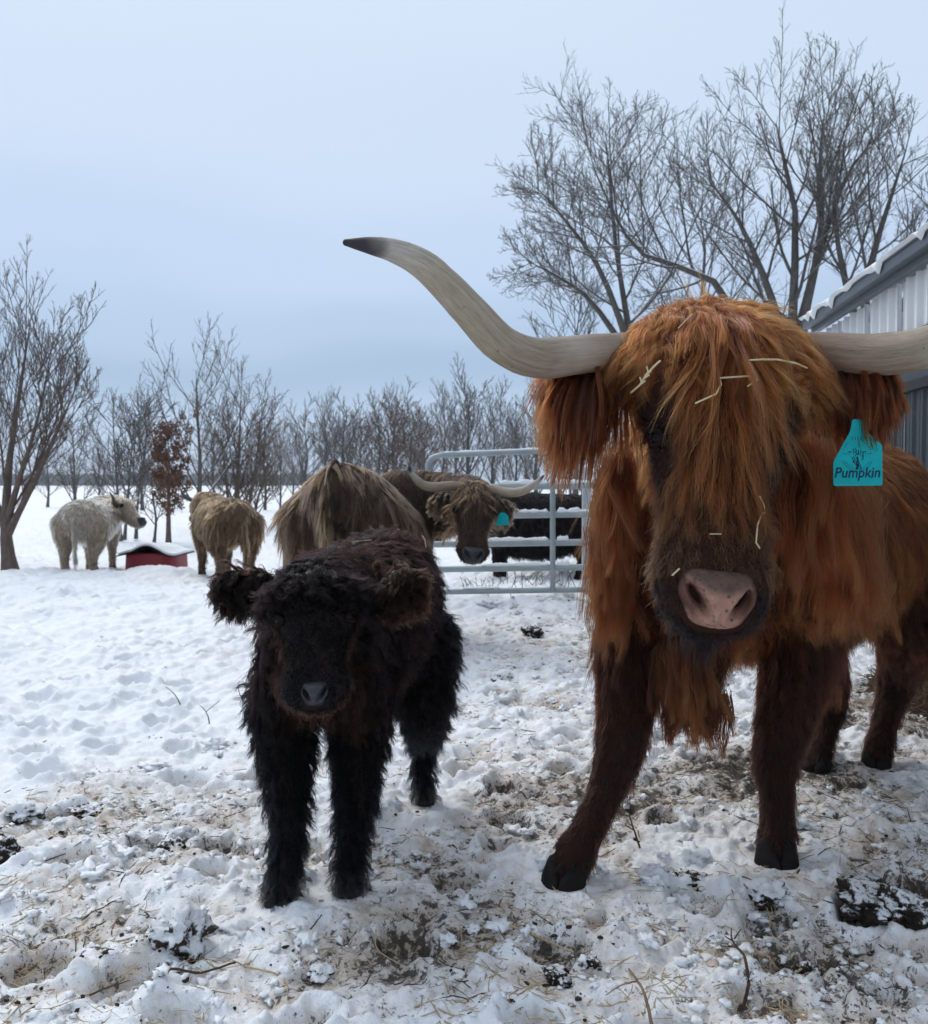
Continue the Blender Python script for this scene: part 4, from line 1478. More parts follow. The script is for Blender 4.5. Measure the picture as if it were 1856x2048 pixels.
def build_barn():
    org = np.array([3.57, 6.57, 0.]); dr = nrm(np.array([.47, 3.8, 0.])); out = np.array([-dr[1], dr[0], 0.])
    KE, K0 = 3.86, -5.0
    root = empty('barn', org + dr * 1.0)
    tag(root, 'white ribbed metal barn with dark grey eave trim and snow along its roof edge', 'barn')
    white = mottled('white_steel', (.74, .745, .75), (.80, .80, .805), 1.3, .4, .45, .05, .004)
    slate = mottled('slate_steel', (.022, .028, .033), (.032, .039, .045), 2, .45, .45, .05, .004)
    black = mottled('black_trim', (.010, .010, .011), (.018, .018, .02), 6, .6, .3, 0)
    trim = mottled('grey_trim', (.060, .074, .088), (.08, .095, .11), 3, .42, .45, .05, .003)
    k = K0
    pitch = .2286
    rs = RS(4)
    while k < KE - .01:
        e = min(k + pitch * 4, KE)
        V, F = ribbed(k, e, 2.40, 2.862, pitch, .045, org, dr, out, zcut=lambda q: (.012 * math.sin(q * 3.1) if q > .2 else 0))
        mesh_obj('wall_panel', V, F, white, root, smooth=False)
        V, F = ribbed(k, e, -.1, 1.93, pitch, .020, org - out * .03, dr, out)
        mesh_obj('lower_panel', V, F, slate, root, smooth=False)
        k = e
    bx = lambda k0, k1, z0, z1, o0, o1: slab(*[np.array([*(org + dr * kk + out * o0)[:2], z]) for kk, z in ((k0, z0), (k1, z0), (k1, z1), (k0, z1))], o1 - o0, out)
    mesh_obj('header_board', *bx(K0, KE, 1.92, 2.0, -.05, .035), black, root, smooth=False)
    mesh_obj('door_track', *bx(K0, 2.42, 2.29, 2.395, -.04, .05), black, root, smooth=False)
    mesh_obj('upper_board', *bx(K0, KE, 2.0, 2.41, -.08, -.035), slate, root, smooth=False)
    # screws on the white wall
    parts = []
    for kk in np.arange(K0 + .1, KE, pitch):
        for z in (2.46, 2.62):
            p = org + dr * (kk + .02 * rs.rand()) + out * .004
            parts.append(ball(np.array([p[0], p[1], z + .01 * rs.rand()]), .006, 1))
    V, F = merge(parts)
    tag(mesh_obj('screws', V, F, mottled('screw', (.2, .22, .24), (.3, .32, .34), 9, .4, .5, 0), root), kind='stuff')
    # eave: soffit, fascia with a lip, gutter edge
    mesh_obj('soffit', *bx(K0, KE + .1, 2.864, 2.88, .05, .12), trim, root, smooth=False)
    mesh_obj('fascia', *bx(K0, KE + .12, 2.845, 2.897, .122, .14), trim, root, smooth=False)
    mesh_obj('gutter', *bx(K0, KE + .14, 2.899, 3.0, .126, .225), trim, root, smooth=False)
    mesh_obj('drip_edge', *bx(K0, KE + .14, 2.985, 3.008, .227, .240), trim, root, smooth=False)
    # roof and far gable end
    up = np.array([0, 0, 1.]); inn = -out
    r0 = org + dr * K0 + out * .18; r1 = org + dr * (KE + .1) + out * .18
    r0[2] = r1[2] = 2.99
    rise = inn * 4.2 + up * 1.3
    V, F = slab(r0, r1, r1 + rise, r0 + rise, .03, nrm(np.cross(r1 - r0, rise)) * (1 if np.cross(r1 - r0, rise)[2] > 0 else -1))
    mesh_obj('roof', V, F, trim, root, smooth=False)
    e0 = org + dr * KE - out * .02; e1 = e0 + inn * 8.0
    pts = [e0.copy(), e1.copy(), e1.copy(), (e0 + inn * 4.1).copy(), e0.copy()]
    for p, z in zip(pts, (-.1, -.1, 2.8, 4.1, 2.8)): p[2] = z
    V = np.vstack([np.array(pts), np.array(pts) + dr * .04])
    F = [(4, 3, 2, 1, 0), (5, 6, 7, 8, 9)] + [(i, (i + 1) % 5, 5 + (i + 1) % 5, 5 + i) for i in range(5)]
    mesh_obj('gable_wall', V, F, white, root, smooth=False)
    # snow lying on the roof edge, with slumped tongues that hang over the gutter
    n = 260
    ks = np.linspace(K0, KE + .13, n)
    th = .020 + .010 * pn2(ks, ks * 0, 1.7, 3.0) + .008 * pn2(ks, ks * 0, 7.0, 5.0)
    rng = np.zeros(n)
    for kk, w, h in ((.30, .05, .05), (1.28, .06, .085), (1.42, .16, .03), (2.2, .13, .03), (2.75, .06, .10), (2.9, .14, .04), (3.45, .07, .08), (3.7, .05, .06), (-.9, .1, .06)):
        rng = np.maximum(rng, h * np.exp(-((ks - kk) / w) ** 2))
    m = 12
    rows = []
    for i in range(n):
        p = org + dr * ks[i]
        sec = []
        for s in np.linspace(0, 1, m):
            if s < .6:     # on the roof
                u = 1 - s / .6
                q = p + out * (.237 - u * .9) + up * (3.008 + u * .26 + th[i] * (1 + .3 * math.sin(s * 9 + ks[i] * 3)))
            else:
                u = (s - .6) / .4
                q = p + out * (.239 + .028 * math.sin(u * 3.14) + .012) + up * (3.008 + th[i] * (1 - u) - rng[i] * u)
            sec.append(q)
        rows.append(sec)
    T = np.array(rows)
    Bt = T - up * .012 - out * .015
    I = np.arange(n * m).reshape(n, m)
    F = np.stack([I[:-1, :-1], I[1:, :-1], I[1:, 1:], I[:-1, 1:]], -1).reshape(-1, 4)
    V = np.vstack([T.reshape(-1, 3), Bt.reshape(-1, 3)])
    tag(mesh_obj('roof_snow', V, np.vstack([F, F[:, ::-1] + n * m]), SNOW, root), kind='stuff')


build_barn()


# ------------------------------------------------------------------ gate, posts
GALV = mottled('galvanised', (.27, .31, .32), (.37, .41, .42), 5, .45, .4, .08, .002, metal=.25)
GALV_L = mottled('pale_galvanised', (.42, .45, .48), (.52, .55, .57), 5, .5, .4, .08, .002, metal=.15)


def snow_strip(p0, p1, r, seed, parent, hmax=.028, gaps=.0):
    """a ridge of snow lying along the top of a tube"""
    rs = RS(seed)
    n = 46
    t = np.linspace(0, 1, n)
    P = p0 + (p1 - p0) * t[:, None]
    h = hmax * (.55 + .35 * pn2(t * 9, t * 0, 1.0, seed * 3.1) + .18 * pn2(t * 31, t * 0, 1.0, seed))
    if gaps:
        h = np.where(pn2(t * 4, t * 0, 1.0, seed * 7.7) > gaps, h * .12, h)
    h *= sstep(0, .04, t) * sstep(1, .96, t)
    h = np.maximum(h, .0015)
    V, F = loft(P + np.array([0, 0, r * .85]), np.full(n, r * .85), h, sides=10)
    return tag(mesh_obj('snow', V, F, SNOW, parent), kind='stuff')


def build_gate():
    root = empty('farm_gate', (U(980, 1180, 8.4)[0], 8.4, 0))
    tag(root, 'grey tubular steel farm gate of six rails with snow along the rails', 'gate')
    Yl, Yr = 8.5, 8.35
    xl, xr = 856, 1262
    r = .026
    ys = (910, 972, 1029, 1085, 1135, 1180)

    def at(px, py):
        return U(px, py, Yl + (Yr - Yl) * (px - xl) / (xr - xl))
    # top rail and left upright are one bent tube
    pts = [at(856, 1180), at(856, 1050), at(856, 950), at(857, 930), at(864, 917), at(880, 911), at(910, 909.5), at(1060, 903), at(1262, 898)]
    V, F = loft(pts, np.full(len(pts), r), sides=12, n=90)
    mesh_obj('frame', V, F, GALV, root)
    for i, y in enumerate(ys[1:]):
        V, F = loft([at(857, y + 4), at(1262, y - 2)], [r * (1.12 if i < 4 else 1)] * 2, sides=12, n=4)
        mesh_obj('rail', V, F, GALV, root)
    for px in (1105, 1262):
        V, F = loft([at(px, 905) + np.array([0, -.02, 0]), at(px, 1180) + np.array([0, -.02, 0])], [r * .95] * 2, sides=12, n=4)
        mesh_obj('upright', V, F, GALV, root)
    snow_strip(at(884, 910), at(1094, 902.5), r, 1, root, .022)
    snow_strip(at(1000, 971), at(1096, 970), r, 2, root, .045)
    snow_strip(at(1114, 970), at(1250, 967), r, 3, root, .04)
    snow_strip(at(1000, 1028), at(1096, 1027), r, 4, root, .035)
    snow_strip(at(1114, 1027), at(1215, 1026), r, 5, root, .045)
    snow_strip(at(960, 1085), at(1097, 1083), r, 6, root, .035)
    snow_strip(at(1114, 1083), at(1137, 1082), r, 7, root, .045)
    snow_strip(at(965, 1135), at(1098, 1133), r, 8, root, .035)
    snow_strip(at(1114, 1133), at(1140, 1132), r, 9, root, .05)
    snow_strip(at(925, 1181), at(1000, 1180), r, 10, root, .02)


build_gate()


def post(px, py_top, Y, w, mat, label, name='fence_post', snow=True, sides=4):
    top = U(px, py_top, Y)
    b = top.copy(); b[2] = -.15
    root = empty(name, (top[0], Y, 0))
    tag(root, label, 'post')
    if sides == 4:
        V, F = slab(b + np.array([-w / 2, 0, 0]), b + np.array([w / 2, 0, 0]), np.array([top[0] + w / 2, Y, top[2]]), np.array([top[0] - w / 2, Y, top[2]]), w, (0, 1, 0))
        mesh_obj('shaft', V, F, mat, root, smooth=False)
    else:
        V, F = loft([b, top], [w / 2] * 2, sides=10, n=5)
        mesh_obj('shaft', V, F, mat, root)
    if snow:
        V, F = ball(top + np.array([0, w / 2 if sides == 4 else 0, .005]), (w * .55, w * .55, .03), 2)
        mesh_obj('snow_cap', V, F, SNOW, root)


post(1174, 936, 8.75, .075, GALV_L, 'pale square steel post behind the right end of the gate')
post(1193, 984, 9.1, .07, GALV_L, 'shorter pale steel post right beside the tall square post')
post(834, 927, 9.0, .045, mottled('green_paint', (.03, .05, .04), (.05, .075, .06), 9, .6, .3, 0), 'dark green thin post rising behind the brown cow left horn', snow=False, sides=8)
post(968, 915, 9.4, .022, mottled('dark_rod', (.05, .06, .065), (.08, .09, .09), 9, .6, .3, 0), 'thin dark rod standing behind the top of the gate', snow=False, sides=8)
post(130, 968, 24, .08, TWIGM, 'thin grey fence post in the snow field above the white cow', snow=False, sides=8)
post(112, 1066, 17, .035, TWIGM, 'short thin stake in the snow left of the white cow', snow=False, sides=8)


# ------------------------------------------------------------------ red mineral feeder with a rubber cover
def build_feeder():
    g = G(293, 1147)
    root = empty('mineral_feeder', (g[0], g[1], 0))
    tag(root, 'red tub feeder under a snow covered black rubber hood', 'feeder')
    red_p = mottled('red_plastic', (.20, .012, .020), (.27, .020, .028), 6, .5, .4, .1, .004)
    rub = mottled('black_rubber', (.008, .008, .009), (.016, .016, .017), 12, .7, .3, .2, .004)
    th = np.linspace(0, 2 * math.pi, 40, endpoint=False)
    V, F = [], []
    NX = .86
    # slightly flared square-shouldered tub
    for z, r in ((-.05, .41), (.0, .405), (.10, .40), (.20, .395), (.25, .392), (.256, .375), (.20, .36), (.03, .35)):
        e = 4.0
        rr = r / (np.abs(np.cos(th)) ** e + np.abs(np.sin(th)) ** e) ** (1 / e)
        V += [(g[0] + NX * rr[i] * math.cos(th[i]), g[1] + .42 + rr[i] * math.sin(th[i]), z) for i in range(40)]
    for k in range(7):
        F += [(k * 40 + i, k * 40 + (i + 1) % 40, (k + 1) * 40 + (i + 1) % 40, (k + 1) * 40 + i) for i in range(40)]
    F.append(tuple(range(280, 320)))
    mesh_obj('tub', np.array(V), F, red_p, root)
    # rubber hood: bell shaped across, sagging to the sides, lifted in front
    n, m = 40, 24
    x = np.linspace(-.435, .435, n); y = np.linspace(-.03, .86, m)
    xx, yy = np.meshgrid(x, y, indexing='ij')
    lift = (1 - .45 * sstep(0, .86, yy))
    zz = .245 + .115 * np.exp(-(xx / .22) ** 2) * lift + .012 * np.sin(xx * 14) * (np.abs(xx) > .2) - .02 * (np.abs(xx) / .45) ** 3
    T = np.stack([g[0] + xx * NX, g[1] + yy, zz], -1).reshape(-1, 3)
    I = np.arange(n * m).reshape(n, m)

    def sheet(T, th):
        Fq = np.stack([I[:-1, :-1], I[1:, :-1], I[1:, 1:], I[:-1, 1:]], -1).reshape(-1, 4)
        B = T - np.array([0, 0, th])
        rim = list(I[:, 0]) + list(I[-1, 1:]) + list(I[::-1, -1][1:]) + list(I[0, ::-1][1:-1])
        E = np.array([(rim[(i + 1) % len(rim)], rim[i], rim[i] + n * m, rim[(i + 1) % len(rim)] + n * m) for i in range(len(rim))])
        return np.vstack([T, B]), np.vstack([Fq, Fq[:, ::-1] + n * m, E])
    mesh_obj('hood', *sheet(T, .014), rub, root)
    S = T + np.array([0, 0, .032]) + np.array([0, 0, 1.]) * (.010 * pn(T, 7))[:, None] + np.array([0, .012, 0])
    c0 = np.array([g[0], g[1] + .42, 0])
    S = c0 + (S - c0) * np.array([.97, .975, 1])
    tag(mesh_obj('snow', *sheet(S, .034), SNOW, root), kind='stuff')


build_feeder()


# ------------------------------------------------------------------ the herd behind
def canon(loc, deg, H, girth=1.0, legshift=(0, 0, 0, 0)):
    """a standing body: withers height H, heading deg (0 = to the right, 90 = away)"""
    a = math.radians(deg)
    f = np.array([math.cos(a), math.sin(a), 0]); s = np.array([-math.sin(a), math.cos(a), 0])
    o = np.array([loc[0], loc[1], 0.])

    def q(x, y, z):
        return o + (f * x + s * y + np.array([0, 0, z])) * H
    to = [(q(-.64, 0, .78), .13 * girth, .14), (q(-.50, 0, .735), .225 * girth, .225), (q(-.1, 0, .675), .265 * girth, .275), (q(.32, 0, .70), .225 * girth, .27), (q(.50, 0, .68), .15 * girth, .2)]
    lg = []
    for i, (x, y) in enumerate(((.40, .14), (.40, -.14))):
        d = legshift[i]
        lg.append([(q(x, y, .62), .13), (q(x - .02 + d * .4, y * 1.1, .44), .085), (q(x + d * .8, y, .26), .052), (q(x + d, y, .10), .042), (q(x + d + .01, y, .03), .046)])
    for i, (x, y) in enumerate(((-.48, .17), (-.48, -.17))):
        d = legshift[2 + i]
        lg.append([(q(x, y, .66), .17), (q(x + .02 + d * .3, y * 1.1, .46), .115), (q(x - .07 + d * .8, y, .29), .06), (q(x - .05 + d, y, .12), .045), (q(x - .02 + d, y, .03), .048)])
    S = lambda rows: [(p, w * H, h * H) for p, w, h in rows]
    L2 = [[(p, r * H) for p, r in l] for l in lg]
    return dict(torso=S(to), legs=L2, feet=[(f[:2], .115 * H)] * 4, fwd=f, q=q, f=f, s=s, H=H, voxel=.022 * H, smooth=6)


def tail(c, pts, rad, length, mat_skin, dark, light, n, r, seed):
    V, F = loft(pts, np.linspace(rad, rad * .5, len(pts)), sides=8, n=20)
    o = mesh_obj('tail', V, F, mat_skin, c.root)
    P = cat_rom(np.array(pts), 60)

    def st(Pq, N):
        m = len(Pq)
        return dict(comb=np.tile([0, 0, -1.], (m, 1)) + N * .25, len=np.full(m, length), lift=np.full(m, .2), grav=np.full(m, 1.5), dens=np.ones(m),
                    dark=np.tile(dark, (m, 1)).astype(float), light=np.tile(light, (m, 1)).astype(float))
    grow('tail_hair', o, st, 120, n, 8, r, .8, .008, seed, parent=o, wild=.12, mat=c.hair, collide=False)


def herd_fur(col_, H, n, r, **kw):
    d = dict(torso=.09 * H, neck=.11 * H, head=.035, leg=.035 * H, legtop=.46 * H, guides=1500, n=n, K=7, r=r, clump=.72, frizz=.008, wild=.2, lift=.3, grav=1.4, feather=1.0, col=col_)
    d.update(kw)
    return d


# the brown cow that looks back, behind the calf
b = canon((-.67, 6.73), 80, 1.34, 1.12)
b['torso'] = [(np.array(p) - np.array([0, 0, d]), w_, h_) for (p, w_, h_), d in zip(b['torso'], (0, 0, .14, .29, .30))]
b['extra'] = [[(b['q'](-.70, 0, .82), .07, .06), (b['q'](-.58, 0, .915), .09, .07), (b['q'](-.30, 0, .84), .10, .07)]]
b.update(neck=[((-.50, 7.25, .97), .24, .30), ((-.20, 7.24, 1.0), .19, .25), ((.03, 6.88, 1.03), .16, .19), ((.075, 6.58, 1.06), .12, .13)],
         poll=U(950, 985, 6.44), muzzle=U(945, 1118, 6.18), right=(1, .12, 0), headw=1.22,
         skin=skin_mat('brown_skin', (.03, .018, .012), (.05, .03, .02)), nose_mat=NOSE_DARK, hoof_mat=HOOF_BROWN, seed=41, nose_w=.15, nose_h=.11)


def over_brown(s, P, N, reg, tt, hx, ht, hz, c):
    t_ = (reg == 2)
    u = pn(P, 3.5, 4.4)[:, None]
    k = np.clip(.5 + .9 * u, 0, 1) * t_[:, None]
    s['dark'] = s['dark'] * (1 - .45 * (1 - k) * t_[:, None])
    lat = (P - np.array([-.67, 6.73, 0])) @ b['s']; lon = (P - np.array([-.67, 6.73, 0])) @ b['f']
    shade_soil = (sstep(-.02, -.05, lat) * sstep(-.15, -.11, lat) * (lon < -.45) * sstep(1.22, 1.12, P[:, 2]))[:, None]  # shade of the crease beside the tail, and soiling, painted as darker hair
    s['dark'] = s['dark'] * (1 - .9 * shade_soil); s['light'] = s['light'] * (1 - .88 * shade_soil)
    fw = (sstep(.0, .9, (P - np.array([-.24, 7.0, 0])) @ b['f'] + .6) * (reg == 1))[:, None]
    s['light'] = s['light'] * (1 - .3 * fw)


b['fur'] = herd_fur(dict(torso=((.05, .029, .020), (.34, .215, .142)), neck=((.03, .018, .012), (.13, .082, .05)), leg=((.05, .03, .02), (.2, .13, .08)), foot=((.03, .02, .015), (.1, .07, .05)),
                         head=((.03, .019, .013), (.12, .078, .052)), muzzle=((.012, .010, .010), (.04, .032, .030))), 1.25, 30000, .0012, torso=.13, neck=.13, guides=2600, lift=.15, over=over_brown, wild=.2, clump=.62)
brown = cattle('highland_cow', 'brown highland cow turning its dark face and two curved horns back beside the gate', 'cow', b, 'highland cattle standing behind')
forelock(brown, 'forelock', .28, 240, 3800, (.035, .02, .013), (.33, .20, .115), .0011, 44, fan=1.0, K=10, hold=1.2, grav=.8, lift=.10, wild=.2, wave=.010, wfreq=1.3, clump=.85, tmid=.6, tside=.38, wide=.3)
bh = [U(x, y, Y) for x, y, Y in ((930, 975, 6.46), (905, 972, 6.44), (868, 974, 6.38), (846, 970, 6.33), (832, 958, 6.28), (823, 946, 6.25), (818, 935, 6.23))]
build_horn(bh, np.array([.032, .034, .034, .031, .026, .018, .006]), brown.root, HORN, 14, 26)
bh = [U(x, y, Y) for x, y, Y in ((965, 978, 6.46), (990, 980, 6.44), (1020, 985, 6.38), (1045, 982, 6.33), (1064, 972, 6.29), (1078, 961, 6.26), (1088, 951, 6.24))]
build_horn(bh, np.array([.032, .033, .033, .030, .024, .016, .005]), brown.root, HORN, 14, 26)
bef = dict(len=.10, guides=90, n=1600, r=.0011, dark=(.03, .02, .014), light=(.22, .15, .10), K=8, clump=.8, frizz=.008, out=.4, grav=2.0, lift=.5, inner=.3, wild=.25, wave=.008)
ear(brown, U(905, 1000, 6.48), U(862, 1010, 6.45), .05, b['skin'], bef, 45, droop=(0, 0, -.05))
ear(brown, U(988, 1000, 6.46), U(1024, 1022, 6.42), .065, b['skin'], bef, 46, droop=(0, 0, .05))
q = b['q']
tail(brown, [q(-.64, 0, .955), q(-.74, .01, .88), q(-.745, .01, .60), q(-.74, .0, .34)], .03, .20, b['skin'], (.12, .075, .042), (.55, .37, .22), 3200, .0013, 47)

# the white cow at the left, head in profile
H = 1.0
w = canon((-4.72, 11.75), 97, H, 1.22, (0, .05, 0, -.03))
w.update(neck=[(w['q'](.40, 0, .76), .19, .24), (w['q'](.62, -.16, .82), .15, .19), (U(232, 1020, 12.05), .12, .15), (U(240, 1012, 12.0), .10, .10)],
         poll=U(238, 1004, 12.0), muzzle=U(283, 1048, 11.8), right=(.2, 1, .0), headw=1.05,
         skin=skin_mat('cream_skin', (.20, .16, .12), (.28, .23, .18)), nose_mat=NOSE_DARK, hoof_mat=HOOF_BROWN, seed=51, eye_r=.05, nose_w=.15, nose_h=.12)
cream = dict(torso=((.80, .70, .56), (1.35, 1.24, 1.06)), neck=((.62, .50, .37), (1.15, .98, .74)), leg=((.26, .20, .145), (.56, .45, .34)), foot=((.12, .085, .06), (.34, .25, .18)), head=((.34, .26, .18), (.74, .60, .44)), muzzle=((.30, .23, .16), (.62, .50, .38)))
w['fur'] = herd_fur(cream, H, 15000, .0019, torso=.055, neck=.06, head=.03, leg=.03, guides=1600, muz0=.7, muz1=.9, clump=.5, wild=.25)
white = cattle('highland_cow', 'cream white cow seen from behind with its head in profile beside the red feeder', 'cow', w, 'highland cattle standing behind')
forelock(white, 'forelock', .30, 120, 1200, (.35, .26, .18), (.76, .62, .46), .0018, 54, fan=1.0, K=8, hold=.8, grav=.9, lift=.2, wild=.3, wave=.004, clump=.7, tmid=.4, tside=.3, lmax=.2)
build_horn([U(x, y, Y) for x, y, Y in ((238, 1012, 11.95), (231, 1008, 11.8), (228, 1002, 11.7), (225, 993, 11.66), (219, 984, 11.64))], np.array([.03, .03, .025, .017, .005]), white.root,
           mottled('dark_horn', (.035, .03, .028), (.12, .10, .085), 12, .5, .4, .1), 10, 16)
build_horn([U(x, y, Y) for x, y, Y in ((252, 1006, 12.1), (263, 1003, 12.25), (272, 1000, 12.35), (279, 994, 12.4))], np.array([.026, .024, .018, .006]), white.root, MATS.setdefault('pale_horn', mottled('pale_horn', (.30, .26, .2), (.45, .40, .32), 12, .5, .4, .1)), 10, 16)
wef = dict(len=.05, guides=50, n=700, r=.0016, dark=(.34, .26, .18), light=(.72, .60, .44), K=6, clump=.6, frizz=.008, out=.6, grav=1.4, lift=.5, wild=.25)
ear(white, U(236, 1018, 11.82), U(222, 1023, 11.62), .055, w['skin'], wef, 55, droop=(0, 0, .0))
q = w['q']
tail(white, [q(-.64, .0, .86), q(-.72, .0, .78), q(-.745, .0, .55), q(-.74, -.01, .22)], .032, .10, w['skin'], (.34, .27, .20), (.72, .62, .48), 1100, .0019, 57)

# the tan cow walking away
t_ = canon((-2.86, 11.0), 119, 1.03, 1.14, (.03, -.06, 0, .05))
hp = U(408, 1012, 12.0)
t_.update(neck=[(t_['q'](.40, 0, .78), .19, .24), (t_['q'](.66, .06, .84), .15, .19), (U(405, 1022, 11.95), .12, .15), (U(404, 1012, 12.05), .10, .10)],
          poll=U(403, 1006, 12.05), muzzle=U(392, 1040, 12.45), right=(-1, -.2, .0), headw=1.05,
          skin=skin_mat('tan_skin', (.06, .035, .02), (.10, .06, .035)), nose_mat=NOSE_DARK, hoof_mat=HOOF_BROWN, seed=61, nose_w=.15, nose_h=.12)
tan = dict(torso=((.12, .065, .034), (.44, .29, .165)), neck=((.13, .07, .037), (.42, .27, .15)), leg=((.12, .07, .04), (.40, .26, .15)), foot=((.06, .04, .03), (.22, .15, .10)), head=((.13, .07, .04), (.42, .27, .16)), muzzle=((.10, .06, .04), (.3, .2, .13)))


def over_tan(s, P, N, reg, tt, hx, ht, hz, c):
    u = np.clip(.55 + 1.1 * pn(P, 5.0, 1.4), .25, 1)[:, None]
    s['dark'] = s['dark'] * u; s['light'] = s['light'] * (.55 + .45 * u)


t_['fur'] = herd_fur(tan, 1.0, 15000, .0018, torso=.075, neck=.07, head=.03, leg=.04, guides=1700, clump=.75, over=over_tan)
tanc = cattle('highland_cow', 'tan brown cow walking away, one dark horn showing past its shoulder', 'cow', t_, 'highland cattle standing behind')
build_horn([U(x, y, Y) for x, y, Y in ((402, 1003, 12.0), (388, 1001, 11.95), (376, 997, 11.9), (367, 990, 11.88), (362, 980, 11.86))], np.array([.03, .03, .026, .018, .005]), tanc.root, bpy.data.materials['dark_horn'], 10, 18)
build_horn([U(x, y, Y) for x, y, Y in ((410, 1002, 12.1), (424, 1001, 12.1), (436, 998, 12.1), (446, 991, 12.1), (450, 982, 12.1))], np.array([.03, .03, .026, .018, .005]), tanc.root, bpy.data.materials['dark_horn'], 10, 18)
ear(tanc, U(394, 1012, 12.0), U(386, 1020, 11.85), .05, t_['skin'], dict(wef, dark=(.13, .07, .04), light=(.42, .27, .16)), 65, droop=(0, 0, .0))
q = t_['q']
tail(tanc, [q(-.64, .0, .86), q(-.72, -.03, .78), q(-.745, -.05, .55), q(-.74, -.06, .22)], .03, .14, t_['skin'], (.12, .07, .04), (.46, .32, .19), 1300, .0018, 67)

# the black cow beyond the gate
k_ = canon((U(1075, 1100, 10.3)[0], 10.35), 180, 1.08, 1.22, (.02, -.05, .12, -.02))
k_['torso'] = [(np.array(p) - np.array([0, 0, .05]), w_, h_ * g_) for (p, w_, h_), g_ in zip(k_['torso'], (1, 1.18, 1.22, 1.2, 1.1))]
k_.update(neck=[(k_['q'](.40, 0, .74), .19, .24), (k_['q'](.62, .0, .72), .15, .2), (k_['q'](.82, .02, .74), .12, .15), (k_['q'](.90, .02, .78), .10, .11)],
          poll=k_['q'](.90, .02, .80), muzzle=k_['q'](1.13, .02, .44), right=(0, -1, 0), headw=1.0,
          skin=SK_BLACK, nose_mat=NOSE_DARK, hoof_mat=HOOF_BLACK, seed=71, nose_w=.15, nose_h=.12)
blk = {k: ((.002, .002, .003), (.012, .011, .014)) for k in ('torso', 'neck', 'leg', 'foot', 'head', 'muzzle')}
k_['fur'] = herd_fur(blk, 1.05, 15000, .0017, torso=.06, mat=HAIR_BLACK, guides=1500)
black = cattle('highland_cow', 'black cow standing side on behind the bars of the gate', 'cow', k_, 'highland cattle standing behind')
for sg in (-1, 1):
    ear(black, k_['q'](.90, .08 * sg, .76), k_['q'](.88, .22 * sg, .74), .05, SK_BLACK, dict(wef, dark=(.005, .005, .006), light=(.022, .02, .024), n=400), 75 + sg, droop=(0, 0, 0))
q = k_['q']
tail(black, [q(-.64, .0, .86), q(-.72, .0, .78), q(-.745, .0, .55), q(-.74, 0, .22)], .03, .10, SK_BLACK, (.005, .005, .006), (.022, .02, .024), 700, .0018, 77)


# ------------------------------------------------------------------ ear tags and straw on the animals
TEAL = mottled('teal_plastic', (.0, .27, .29), (.003, .36, .38), 14, .5, .2, .1, .001)
INK = mottled('ink', (.004, .02, .05), (.008, .03, .07), 9, .6, .2, 0)
INK_FAINT = mottled('faint_ink', (.0, .10, .13), (.0, .13, .155), 9, .6, .2, 0)


def plate(outline, th, O, X, Y, N):
    """flat plate from a 2D outline: O origin, X right, Y up, N outward"""
    n = len(outline)
    A = np.array([O + X * x + Y * y + N * th for x, y in outline])
    B = np.array([O + X * x + Y * y for x, y in outline])
    F = [tuple(range(n)), tuple(range(2 * n - 1, n - 1, -1))] + [((i + 1) % n, i, n + i, n + (i + 1) % n) for i in range(n)]
    return np.vstack([A, B]), F


def stroke2d(pts, w, O, X, Y, N, z):
    P = [O + X * x + Y * y + N * z for x, y in pts]
    return loft(P, [w] * len(P), [w * .35] * len(P), up=N, sides=6, n=max(4, len(P) * 3), tips=1)


def rounded(pts, r=.15, k=4):
    out = []
    n = len(pts)
    for i in range(n):
        p, a, c = np.array(pts[i]), np.array(pts[i - 1]), np.array(pts[(i + 1) % n])
        ra = min(r, np.linalg.norm(a - p) * .45); rc = min(r, np.linalg.norm(c - p) * .45)
        s, e = p + (a - p) / np.linalg.norm(a - p) * ra, p + (c - p) / np.linalg.norm(c - p) * rc
        for t in np.linspace(0, 1, k):
            out.append(tuple((1 - t) ** 2 * s + 2 * t * (1 - t) * p + t * t * e))
    return out


